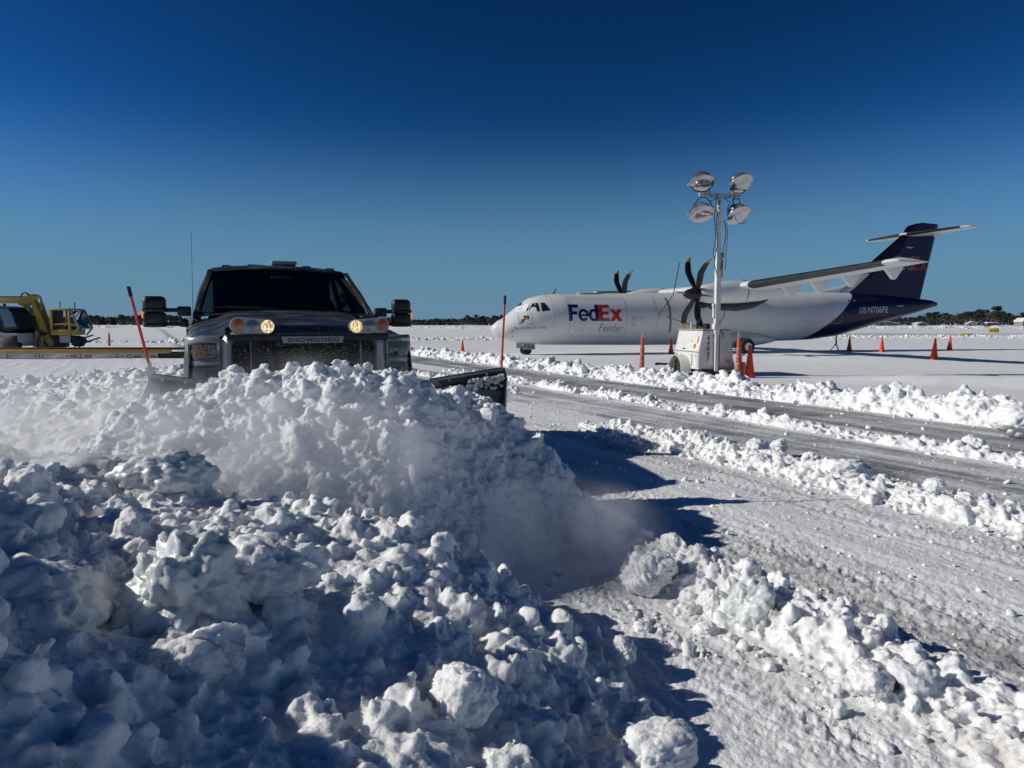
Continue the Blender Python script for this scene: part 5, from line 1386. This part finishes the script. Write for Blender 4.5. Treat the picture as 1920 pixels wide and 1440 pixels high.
dpr('parallel_link', [(73, 553), (76, 555), (97, 622), (93, 624)], .16, .24, m_yel2, ab, .01)
dpr('link_bracket', [(78, 567), (82, 567), (82, 600), (79.5, 600)], .0, .1, m_yel2, ab, .01)
dpr('strut', [(48, 572), (52, 571), (72, 590), (69, 593)], -.1, .1, m_yel2, bm_, .01)
dpr('boom_foot', [(68, 650), (76, 612), (84, 622), (96, 652)], -.22, .3, node_mat('foot_beige', (.36, .28, .15), .6), ab)
dpr('foot_hub', [(92, 652), (90, 640), (100, 632), (110, 636), (113, 650), (108, 655)], -.25, .25, m_yel2, ab)
MB().tube([(DX(66), -.2, DZ(571)), (DX(69), -.25, DZ(590)), (DX(72), -.25, DZ(608)), (DX(84), -.25, DZ(624)), (DX(92), -.2, DZ(628))], .03, 6).build('hose', m_ink, ab)
for pts in (((86, 628), (80, 640), (80, 650), (88, 652)), ((92, 640), (98, 650), (108, 650)), ((152, 640), (158, 650), (154, 656), (148, 650))):
    MB().tube([(DX(u), -.3, DZ(v)) for u, v in pts], .028, 6).build('hose', m_ink, ab)
MB().box((DX(88), -.24, DZ(626)), (.22, .1, .12), bevel=.01).build('valve_block', m_ink, ab); MB().box((DX(94), -.24, DZ(626)), (.10, .1, .10), bevel=.01).build('valve_block', m_ink, ab)
# ribbed tank behind the boom foot
tk = MB()
for i in range(6): tk.box((DX(78 + i * 5.2), .9, DZ(626)), (.10, 1.0, .62), bevel=.04)
tk.build('ribbed_tank', m_pan, dc)
# operator cab: posts, roof, glazed front sloping forward
oc = dpr('operator_cab', [(111, 618), (147, 618), (147, 628), (111, 628)], -.5, .6, m_yel2)
dpr('cab_roof', [(110, 579), (146, 579), (148, 582.5), (110, 582.5)], -.52, .62, m_yel2, oc)
for u in (111, 144):
    for y in (-.5, .54):
        dpr('post', [(u, 582), (u + 3.6, 582), (u + 3.6, 620), (u, 620)], y, y + .06, m_yel2, oc, .008)
dpr('back_post', [(107, 581), (109.5, 581), (109.5, 625), (107, 625)], -.4, .5, m_ink, oc, .01)
dpr('seat_box', [(115, 610), (143, 610), (143, 628), (115, 628)], -.45, .5, m_ink, oc)
dpr('seat_ledge', [(115, 606.5), (143, 605), (143, 609.5), (115, 609.5)], -.46, .5, m_yel2, oc, .008)
dpr('front_glazing', [(148, 582), (151, 583), (158, 602), (163, 615), (161, 617), (148, 600)], -.45, .5, m_glass2, oc, 0)
dpr('front_frame', [(148.5, 581), (150.5, 581), (163.5, 615), (152, 629), (149, 629), (160, 615)], -.5, -.44, m_yel2, oc, 0)
dpr('front_frame', [(148.5, 581), (150.5, 581), (163.5, 615), (152, 629), (149, 629), (160, 615)], .5, .56, m_yel2, oc, 0)
dpr('windscreen_edge', [(149.5, 582), (151.5, 582), (158, 600), (156, 600)], -.49, -.45, m_ink, oc, 0)
dpr('under_box', [(124, 629), (142, 629), (142, 642), (124, 642)], -.4, .4, m_pan, oc)
dpr('running_gear', [(108, 632), (124, 630), (124, 650), (110, 652)], -.3, .3, m_ink, oc)
dpr('running_gear', [(142, 629), (155, 632), (158, 640), (150, 650), (142, 646)], -.3, .3, m_ink, oc)
MB().tube([(DX(150), -.3, DZ(638)), (DX(184), -.3, DZ(628))], .035, 6).build('step_rail', m_ink, oc)
MB().tube([(DX(150), .3, DZ(643)), (DX(182), .3, DZ(633))], .035, 6).build('step_rail', m_ink, oc)
MB().tube([(DX(117.5), 0, DZ(579)), (DX(117.5), 0, DZ(565))], .018, 6).build('aerial', m_ink, oc)
MB().tube([(DX(145), 0, DZ(579)), (DX(144.5), 0, DZ(568)), (DX(146), 0, DZ(568))], .022, 6).build('wind_gauge', m_ink, oc)
for u in (124, 136): MB().tube([(DX(u), .45, DZ(583)), (DX(u), .45, DZ(606))], .02, 6).build('window_bar', m_ink, oc)
# vehicle cab at the far left
m_cabblue = node_mat('blue_glass', (.03, .10, .17), .08, coat=1, noise=(1.5, .5, (.10, .18, .24)))
vc = dpr('driver_cab', [(-70, 573), (0, 573.5), (30, 576), (52, 578), (60, 588), (66, 610), (67, 616), (42, 624), (32, 622), (-70, 600)], -1.0, 1.2, m_ink, dc, .05)
dpr('windscreen', [(33, 580), (50, 580), (57, 588), (64, 612), (44, 616), (40, 600)], -1.03, -.99, m_cabblue, vc, 0)
dpr('side_window', [(17, 579), (23, 580), (29, 590), (28, 601), (23, 602), (18, 593)], -1.03, -1.0, node_mat('grey_glass', (.12, .16, .19), .1, coat=1), vc, 0)
dpr('side_window', [(-30, 579), (3, 580), (3, 592), (-30, 592)], -1.03, -1.0, bpy.data.materials['grey_glass'], vc, 0)
dpr('windscreen_lower_frame', [(42, 614), (66, 611.5), (66.5, 613.5), (42, 616.5)], -1.06, -1.02, m_ink, vc, 0)  # plain black strip along the lower edge of the glass
MB().box((DX(14), 0, DZ(572)), (.09, .12, .12), bevel=.03).build('beacon', m_redst, vc)
dpr('truck_body', [(-70, 609), (0, 608), (12, 612), (32, 620), (42, 625), (68, 624), (70, 640), (62, 648), (-70, 648)], -1.15, 1.2, m_pan, dc, .04)
dpr('body_stripe', [(-70, 628), (40, 629), (44, 632), (-70, 631)], -1.18, -1.14, m_gold, dc, 0)
dpr('lower_skirt', [(-70, 640), (40, 640), (41, 652), (-70, 652)], -1.20, -1.0, m_pan, dc, .01)
dpr('bumper_gear', [(44, 634), (68, 628), (70, 650), (44, 651)], -1.22, -.9, m_ink, dc, .03)
dpr('hood_flash', [(0, 608), (30, 617), (30, 620), (0, 614)], -1.19, -1.16, node_mat('flash_purple', (.10, .10, .13), .5), dc, 0)

# ------------------------------------------------------------------ far rows of plowed snow
def far_row(x0, y0, x1, y1, height, width, n, rmin, rmax, voxel, label, mat=M_SNOWFAR):
    Lx, Ly = x1 - x0, y1 - y0; Ln = math.hypot(Lx, Ly); ux, uy = Lx / Ln, Ly / Ln
    def prof(u, v):
        m = 1 + .35 * perlin(np.stack([u * .25, u * 0 + x0, u * 0], -1)) * 2
        return height * m * np.clip(1 - (v / width) ** 2, 0, 1) * sstep(0, 2, u) * sstep(Ln, Ln - 2, u)
    V, F = heap_geo(lambda v, u: prof(u, v), -width * 1.3, width * 1.3, 0, Ln, voxel * 2.2, zbot=-.3)
    u = rng.uniform(0, Ln, n); v = rng.normal(size=n) * width * .6; z = prof(u, v); r = sizes(n, rmin, rmax, 2.3)
    Cl = np.stack([v, u, z + r * rng.uniform(-.2, .5, n)], 1)
    V, F = cat_geo((V, F), lumps_geo(Cl, r, tmpl=1, rough=.6))
    X = x0 + V[:, 1] * ux + V[:, 0] * uy; Y = y0 + V[:, 1] * uy - V[:, 0] * ux
    V = np.stack([X, Y, V[:, 2] + .15], 1)
    o = remesh_snow('snow_windrow', (V, F), voxel, mat, disp=((1.2 / rmax, rmax * .25), (3.5 / rmax, rmax * .1)))
    return tag(o, label, 'snow ridge', 'rows of plowed snow across the airfield')
far_row(8, 69, 62, 78, .22, 2.2, 2400, .06, .22, .085, 'chunky snow row crossing the airfield behind the cones')
far_row(-14, 62, 6, 68, .20, 1.8, 800, .06, .22, .085, 'chunky snow row beyond the lone cone left of the airplane nose')
far_row(-44, 46, -13, 50, .28, 2.4, 1500, .06, .32, .08, 'chunky snow row behind the conveyor and the deicing truck')
far_row(20, 196, 190, 206, .75, 2.5, 1500, .15, .42, .25, 'distant white snow berm in front of the trees on the right')
far_row(-190, 215, 15, 205, .5, 2.5, 1200, .15, .40, .27, 'distant white snow berm in front of the trees on the left')

# ------------------------------------------------------------------ far trees
m_needle = node_mat('pine_needles', (.018, .032, .024), .8, noise=(.25, .7, (.030, .045, .028)))
m_bark = node_mat('pine_bark', (.10, .075, .055), .9)
m_twig = node_mat('bare_twigs', (.085, .072, .062), .9, noise=(.3, .6, (.12, .10, .085)))
def leaf_cloud(centres, radii, n_each, size, flat=.7):
    Vs = []
    for c, r, n in zip(centres, radii, n_each):
        d = rng.normal(size=(n, 3)); d /= np.linalg.norm(d, axis=1)[:, None]
        p = c + d * (rng.uniform(.35, 1.0, (n, 1)) ** .6) * r * np.array([1, 1, flat])
        a = rng.normal(size=(n, 3, 3)) * size
        Vs.append((p[:, None, :] + a).reshape(-1, 3))
    V = np.concatenate(Vs); return V, np.arange(len(V)).reshape(-1, 3)
def make_pine(h, seed, kind):
    r0 = np.random.default_rng(seed)
    C, Rr, N = [], [], []
    if kind == 'pine':
        for i in range(11):
            z = h * r0.uniform(.50, .95); sp = h * .22 * (1.25 - (z / h)) * 2.0
            a = r0.uniform(0, 6.28); d = r0.uniform(.2, 1) * sp
            C.append(np.array([d * math.cos(a), d * math.sin(a), z])); Rr.append(h * r0.uniform(.075, .13)); N.append(85)
        V, F = leaf_cloud(C, Rr, N, .42); mat = m_needle
    elif kind == 'cedar':
        for i in range(12):
            z = h * (.08 + .86 * i / 11); C.append(np.array([r0.uniform(-.3, .3), r0.uniform(-.3, .3), z])); Rr.append(h * .20 * (1.12 - z / h) + .3); N.append(70)
        V, F = leaf_cloud(C, Rr, N, .42); mat = m_needle
    else:
        for i in range(14):
            z = h * r0.uniform(.35, .95); a = r0.uniform(0, 6.28); d = h * .22 * r0.uniform(.1, 1)
            C.append(np.array([d * math.cos(a), d * math.sin(a), z])); Rr.append(h * r0.uniform(.10, .16)); N.append(60)
        V, F = leaf_cloud(C, Rr, N, .10, 1.0)
        # long thin twigs
        V = V.reshape(-1, 3, 3); V[:, 2] = V[:, 0] + np.array([0, 0, .9]) + rng.normal(size=(len(V), 3)) * .35; V[:, 1] = V[:, 0] + rng.normal(size=(len(V), 3)) * .05
        V = V.reshape(-1, 3); mat = m_twig
    tr = MB().tube([(0, 0, -.3), (.1, 0, h * .45), (.0, .1, h * .9)], [.022 * h, .016 * h, .006 * h], 6)
    for i in range(5):
        a = r0.uniform(0, 6.28); z = h * r0.uniform(.45, .8); e = h * .2
        tr.tube([(0, 0, z), (e * math.cos(a), e * math.sin(a), z + h * .08)], [.008 * h, .003 * h], 4)
    t = tr.build('trunk', m_bark, None); me_c = np_mesh('crown', V, F, mat, smooth=False)
    return t.data, me_c, t
protos = []
for k_, (h, kind) in enumerate(((13, 'pine'), (11, 'pine'), (14, 'pine'), (10, 'cedar'), (12, 'bare'), (10, 'bare'))):
    tm, cmh, to = make_pine(h, 40 + k_, kind); bpy.data.objects.remove(to); protos.append((h, kind, tm, cmh))
def tree(x, y, ht, pi):
    h, kind, tm, cmh = protos[pi]
    nm = {'pine': 'pine_tree', 'cedar': 'cedar_tree', 'bare': 'bare_tree'}[kind]
    o = bpy.data.objects.new(nm, None); o.location = (x, y, 0); o.rotation_euler = (0, 0, rng.uniform(0, 6.28)); s = ht / h; o.scale = (s * rng.uniform(.9, 1.25), s * rng.uniform(.9, 1.25), s); link(o)
    a = bpy.data.objects.new('trunk', tm); link(a, o); b_ = bpy.data.objects.new('crown', cmh); link(b_, o)
    side_ = 'left of the airplane' if x < 0 else 'right of the tail'
    lab = {'pine': 'tall dark pine in the far tree line ', 'cedar': 'low dark evergreen in the far tree line ', 'bare': 'bare grey tree in the far tree line '}[kind] + side_
    tag(o, lab, 'tree', ('pines' if kind == 'pine' else 'evergreens' if kind == 'cedar' else 'bare trees') + ' in the far tree line ' + side_)
def line_h(u):      # crown height in metres over picture columns
    return interp([-50, 150, 180, 220, 260, 300, 345, 770, 800, 850, 905, 935, 1640, 1665, 1700, 1715, 1740, 1765, 1775, 1800, 1850, 1868, 1885, 1900, 1980],
                  [9, 9, 10.5, 11, 12, 13.5, 11.5, 6.0, 6.5, 7.5, 10.5, 10, 6.5, 7.5, 9.5, 8.5, 14, 15, 11.5, 15.5, 15, 17.5, 14, 13.5, 14], u)
for (u0, u1, n) in ((-60, 345, 62), (760, 945, 34), (1600, 1990, 66)):
    for i in range(n):
        u = lerp(u0, u1, (i + rng.uniform(.1, .9)) / n); D = rng.uniform(655, 720)
        pi = int(rng.choice([0, 1, 2, 3, 4, 5], p=[.22, .2, .2, .13, .15, .10]))
        if u > 1640 and u < 1700: pi = int(rng.choice([1, 3, 4, 5]))
        h_ = line_h(u) * (rng.uniform(.82, 1.05) if pi < 3 else rng.uniform(.6, .85))
        tree((u - 960) / 1335 * D, D, h_, pi)
# undergrowth and wood behind, one mass
n = 26000; xx = rng.uniform(-560, 620, n); yy = rng.uniform(690, 760, n)
hh = 1.15 * np.array([line_h(x / y * 1335 + 960) if not (345 < x / y * 1335 + 960 < 760 or 945 < x / y * 1335 + 960 < 1600) else 9 for x, y in zip(xx, yy)]) * .62
zz = rng.uniform(0, 1, n) ** .8 * hh
a = rng.normal(size=(n, 3, 3)) * np.array([1.0, 1.0, 1.3]); V = (np.stack([xx, yy, zz], 1)[:, None, :] + a).reshape(-1, 3)
me = np_mesh('far_woods', V, np.arange(len(V)).reshape(-1, 3), node_mat('woods_brown', (.034, .034, .034), .9, noise=(.05, .8, (.018, .028, .022))), smooth=False)
o = bpy.data.objects.new('far_woods', me); link(o); tag(o, 'brownish wood and undergrowth massed along the horizon behind the trees', 'woods', kind='stuff')

# ------------------------------------------------------------------ far buildings and signs
m_wall = node_mat('shed_grey', (.22, .22, .22), .8, noise=(.8, .4, (.30, .29, .28)))
def shed(u, D, w, h, rz, lab, name='shed', wallm=m_wall, dep=None):
    x = (u - 960) / 1335 * D; dep = dep or w * .7
    r_ = empty(name, (x, D, .1), rz)
    MB().box((0, 0, h * .32), (w, dep, h * .64)).build('wall', wallm, r_)
    MB().prism([(-w * .56, h * .62), (0, h), (w * .56, h * .62), (w * .56, h * .70), (0, h * 1.1), (-w * .56, h * .70)], (0, dep * 1.1, 0), (0, -dep * .55, 0)).build('roof', M_SNOWFAR, r_)
    MB().box((-w * .2, -dep / 2 - .02, h * .25), (w * .16, .06, h * .45)).build('door', m_ink, r_)
    MB().box((w * .2, -dep / 2 - .02, h * .36), (w * .16, .06, h * .18)).build('window', m_ink, r_)
    tag(r_, lab, 'shed' if name == 'shed' else 'house')
shed(1913, 420, 7, 4.6, R(25), 'grey house with snow covered roof at the right edge of the field', 'house')
shed(1652, 560, 18, 3.2, 0, 'long low grey shed in the tree line just right of the airplane belly')
shed(1722, 520, 8, 2.6, R(10), 'small snow roofed shed below the tree line, behind the tail cone tip')
shed(1818, 500, 6, 3.0, R(-15), 'tiny snow covered hut in the tree line left of the taxiway sign')
# parked vehicle under snow behind the sign
m_van = node_mat('van_dark', (.05, .05, .055), .4)
vx = (1861 - 960) / 1335 * 240
vn = empty('parked_van', (vx, 240, .2)); tag(vn, 'snow covered van parked far away behind the yellow taxiway sign', 'van')
MB().prism([(-2.3, .35), (2.2, .35), (2.2, 1.1), (1.5, 1.2), (1.0, 1.75), (-2.2, 1.8), (-2.35, 1.2)], (0, 1.8, 0), (0, 0, 0), bevel=.06).build('body', m_van, vn)
MB().prism([(-2.25, 1.72), (1.05, 1.70), (2.3, 1.15), (1.2, 1.95), (-2.1, 2.0)], (0, 1.7, 0), (0, .05, 0), bevel=.05).build('snow_cover', M_SNOWFAR, vn)
for wx in (-1.5, 1.45): MB().lathe([(.001, -.1), (.3, -.1), (.33, 0), (.3, .1), (.001, .1)], (wx, .02, .33), 'Y', 14).build('wheel', m_rubber, vn)
m_sy = node_mat('sign_yellow', (.70, .50, .03), .5, noise=(3, .5, (.55, .40, .05)))
def sign(u, D, w, h, z, lab, text):
    x = (u - 960) / 1335 * D
    s_ = empty('taxiway_sign', (x, D, z), R(-8)); tag(s_, lab, 'sign')
    b_ = MB().box((0, 0, h / 2), (w, .25, h), bevel=.02).build('panel', m_sy, s_)
    MB().box((w / 2 + .03, 0, h / 2), (.05, .3, h + .03)).build('side_frame', m_ink, s_)
    for px_ in (-w * .35, w * .35): MB().tube([(px_, 0, -.4), (px_, 0, .02)], .03, 6).build('leg', m_ink, s_)
    text(s_, w, h)
def tA(s_, w, h):
    text_obj('lettering', 'A', .5, m_ink, s_, (-w * .27, -.135, h * .2), (1, 0, 0), (0, 0, 1), fit=(w * .20, h * .55), bold=.02)
    MB().prism([(w * .03, h * .42), (w * .13, h * .42), (w * .13, h * .28), (w * .27, h * .48), (w * .13, h * .68), (w * .13, h * .54), (w * .03, h * .54)], (0, .01, 0), (0, -.14, 0)).build('arrow', m_ink, s_)
def tB(s_, w, h):
    for k_, (a, b_) in enumerate(((-.36, .10), (-.18, .12), (.05, .10), (.24, .14))):
        MB().box((w * a, -.13, h * .62), (w * b_, .012, h * (.20 + .1 * (k_ % 2)))).build('worn_mark', m_ink, s_)
sign(1859, 118, 1.55, .68, .28, 'yellow taxiway sign with a black A and arrow on the far field', tA)
sign(1808, 92, 1.45, .62, -.18, 'yellow sign almost buried in the chunky snow row', tB)

# ------------------------------------------------------------------ big single clumps
def chunk(x, y, z, r, lab, mat=M_SNOW, sc=(1, 1, 1), seed=0, rough=.45, ang=0.0):
    bm = bmesh.new(); bmesh.ops.create_icosphere(bm, subdivisions=5, radius=1)
    V = np.array([v.co[:] for v in bm.verts], np.float32); F = np.array([[v.index for v in f.verts] for f in bm.faces], np.int32); bm.free()
    d = .9 * rough * perlin(V * 1.2 + seed * 7.7) + .30 * rough * (2.4 * np.abs(perlin(V * 2.4 + seed)) - .8) + .20 * rough * (2.4 * np.abs(perlin(V * 5.5 + seed)) - .8) + .14 * rough * perlin(V * 14) + .07 * rough * perlin(V * 34)
    V = V * (1 + d[:, None]) * np.array(sc) * r
    c, s = math.cos(ang), math.sin(ang); V = np.stack([V[:, 0] * c - V[:, 1] * s, V[:, 0] * s + V[:, 1] * c, V[:, 2]], 1)
    me = np_mesh('snow_chunk', V, F, mat); o = bpy.data.objects.new('snow_chunk', me); o.location = (x, y, z); link(o)
    return tag(o, lab, 'snow chunk', 'large loose chunks of snow')
def gp(u, v, z):     # ground point under a picture column, used once to lay chunks out
    b_ = -(v - 720) / 1335; a_ = (u - 960) / 1335; c, s = math.cos(PITCH), math.sin(PITCH)
    ry, rz = c + b_ * s, -s + b_ * c; t = (z - CAM_H) / rz; return a_ * t, ry * t
for i, (u, v, z, r, lab, mat, sc) in enumerate((
    (1224, 1068, .18, .125, 'round white snow boulder beside the foot of the pushed heap', M_SNOW, (1.1, 1, .85)),
    (1205, 1085, .14, .11, 'smaller boulder leaning on the round one at the head of the near ridge', M_SNOW, (1, 1, .9)),
    (1385, 1090, .12, .085, 'brownish grey crumbly chunk behind the icy clump', M_SNOWD, (1.2, 1, .8)),
    (1412, 1135, .15, .135, 'large icy grey clump in the middle of the near ridge', M_ICE, (1, .95, 1.05)),
    (1340, 1128, .10, .075, 'rounded chunk just left of the icy grey clump', M_SNOW, (1, 1, .9)),
    (1505, 1140, .10, .065, 'upright chunk just right of the icy grey clump', M_SNOW, (.9, .9, 1.1)),
    (1205, 1178, .05, .045, 'small chunk lying on the packed strip left of the near ridge', M_SNOW, (1.2, 1, .7)),
    (1325, 1180, .06, .05, 'flat chunk in front of the near ridge', M_SNOW, (1.3, 1, .7)),
    (1635, 1275, .12, .085, 'smooth round chunk at the lower part of the near ridge', M_SNOW, (1.2, 1, .8)),
    (1690, 1238, .10, .075, 'brown crumbly chunk behind the smooth one on the near ridge', M_SNOWD, (1.5, 1, .7)),
    (1420, 842, .26, .12, 'greyish icy chunk on the middle ridge', M_ICE, (1, 1, 1)),
    (1462, 836, .26, .09, 'white chunk just right of the greyish one on the middle ridge', M_SNOW, (1, 1, 1)),
    (1590, 880, .26, .15, 'broad humped chunk on the middle ridge', M_SNOW, (1.5, 1, .8)),
    (1520, 862, .25, .10, 'chunk left of the broad hump on the middle ridge', M_SNOW, (1, 1, .9)),
    (1752, 910, .24, .08, 'small tall chunk right of the broad hump on the middle ridge', M_SNOW, (1, 1, .9)),
    (1300, 672 + 15, .35, .22, 'large chunk in the white ridge left of the light tower', M_SNOW, (1.2, 1, .8)),
    (1905, 785, .40, .28, 'big slab at the right edge on the tall white ridge', M_SNOW, (1.2, 1, .8)),
    (1825, 835, .14, .13, 'lone chunk between the icy strips near the right edge', M_SNOW, (1.1, 1, .9)),
    (870, 1305, .62, .095, 'rounded boulder low in the middle of the near bank', M_SNOW, (1, 1, .95)),
    (965, 1262, .52, .06, 'upright chunk above the rounded boulder in the near bank', M_SNOW, (.9, .9, 1.2)),
    (1240, 1402, .36, .10, 'broad smooth chunk at the bottom edge of the bank', M_SNOW, (1.5, 1, .7)),
    (1160, 1178 + 40, .25, .07, 'chunk at the right foot of the near bank', M_SNOW, (1.2, 1, .8)),
    (340, 1240, .78, .12, 'lit knob sticking out of the dark slope of the near bank', M_SNOW, (1.1, 1, .8)),
    (1035, 1092, .06, .03, 'tiny round ball rolling off the pushed heap', M_SNOW, (1, 1, 1)),
    (410, 1035, .93, .10, 'pale chunk high on the near bank', M_SNOW, (1.1, 1, .8)))):
    z = z + .10 if z < .25 else z - .04 if z > .5 else z + .02
    x, y = gp(u, v, z); chunk(x, y, z, r, lab, mat, sc, seed=i + 1, rough=.32 if mat is not M_SNOWD else .5, ang=i * 1.3)
# ice slabs of the near bank
chunk(-1.62, 3.28, .99, .21, 'dark grey ice slab on the crest of the near bank', M_ICE, (1.05, .7, .62), seed=31, rough=.30, ang=.3)
chunk(-2.05, 3.32, .97, .30, 'thin pale ice sheet left of the dark slab on the bank crest', M_ICE, (1.1, .8, .38), seed=32, rough=.25)
chunk(-1.02, 2.15, .86, .20, 'tall glassy ice block with ragged edges in the near bank', M_ICE, (.9, .75, .95), seed=33, rough=.5, ang=.6)
chunk(-1.42, 1.98, .86, .22, 'large snow block at the left edge of the picture', M_SNOW, (1.1, .9, .75), seed=34, rough=.28)
chunk(-.86, 2.36, .86, .15, 'rough block behind the glassy ice block', M_SNOW, (1.2, .8, .8), seed=35, rough=.45)

# ------------------------------------------------------------------ blown powder snow
def spray(name, c, rad, rz, dens, lab, scale=2.2, lo=.42, hi=.75, fall=1.6):
    m = bpy.data.materials.new(name + '_volume'); m.use_nodes = True; nt = m.node_tree; n = nt.nodes; l = nt.links
    n.remove(n['Principled BSDF']); out = n['Material Output']
    v = n.new('ShaderNodeVolumePrincipled'); v.inputs['Color'].default_value = (.97, .98, .99, 1); v.inputs['Anisotropy'].default_value = .0
    tc = n.new('ShaderNodeTexCoord'); ln = n.new('ShaderNodeVectorMath'); ln.operation = 'LENGTH'; l.new(tc.outputs['Object'], ln.inputs[0])
    f = n.new('ShaderNodeMapRange'); f.interpolation_type = 'SMOOTHSTEP'; f.inputs[1].default_value = 1.0; f.inputs[2].default_value = .15; f.inputs[3].default_value = 0; f.inputs[4].default_value = 1
    l.new(ln.outputs['Value'], f.inputs[0])
    nz = n.new('ShaderNodeTexNoise'); nz.inputs['Scale'].default_value = scale; nz.inputs['Detail'].default_value = 3; nz.inputs['Distortion'].default_value = .6
    geo = n.new('ShaderNodeNewGeometry'); l.new(geo.outputs['Position'], nz.inputs['Vector'])
    g = n.new('ShaderNodeMapRange'); g.interpolation_type = 'SMOOTHSTEP'; g.inputs[1].default_value = lo; g.inputs[2].default_value = hi; g.inputs[3].default_value = .12; g.inputs[4].default_value = 1; l.new(nz.outputs['Fac'], g.inputs[0])
    mu = n.new('ShaderNodeMath'); mu.operation = 'MULTIPLY'; l.new(f.outputs[0], mu.inputs[0]); l.new(g.outputs[0], mu.inputs[1])
    m2 = n.new('ShaderNodeMath'); m2.operation = 'MULTIPLY'; m2.inputs[1].default_value = dens; l.new(mu.outputs[0], m2.inputs[0]); l.new(m2.outputs[0], v.inputs['Density'])
    l.new(v.outputs[0], out.inputs['Volume'])
    bm = bmesh.new(); bmesh.ops.create_icosphere(bm, subdivisions=3, radius=1); me = bpy.data.meshes.new(name); bm.to_mesh(me); bm.free(); me.materials.append(m)
    o = bpy.data.objects.new(name, me); o.location = c; o.scale = rad; o.rotation_euler = (0, 0, rz); link(o)
    tag(o, lab, 'powder snow', kind='stuff'); return o
spray('powder_cloud', (-.02, 4.50, .36), (1.15, .62, .44), .15, 9.0, 'blown powder snow rolling off the right foot of the pushed heap')
spray('powder_cloud', (-1.45, 3.95, 1.04), (1.65, .55, .46), .1, 4.5, 'thin veil of powder snow over the front of the pushed heap')
spray('powder_cloud', (-3.0, 4.6, 1.0), (1.4, 1.2, .55), .1, 3.4, 'thin powder snow drifting left of the pushed heap')
spray('powder_cloud', (-1.45, 5.35, 1.40), (.95, .38, .14), .38, .7, 'fine powder snow swirling in front of the grille', fall=1)
n = 1500; P = np.concatenate([rng.normal(size=(500, 3)) * np.array([1.0, .5, .25]) + np.array([-.9, 4.2, 1.0]), rng.normal(size=(1000, 3)) * np.array([.45, .15, .07]) + np.array([-1.4, 5.25, 1.47])])
V, F = lumps_geo(P, rng.uniform(.0008, .0022, n), tmpl=1)
me = np_mesh('flying_snow_grains', V, F, M_SNOW); o = bpy.data.objects.new('flying_snow_grains', me); link(o); tag(o, 'tiny snow grains flying in the air around the plow', 'snow grains', kind='stuff')
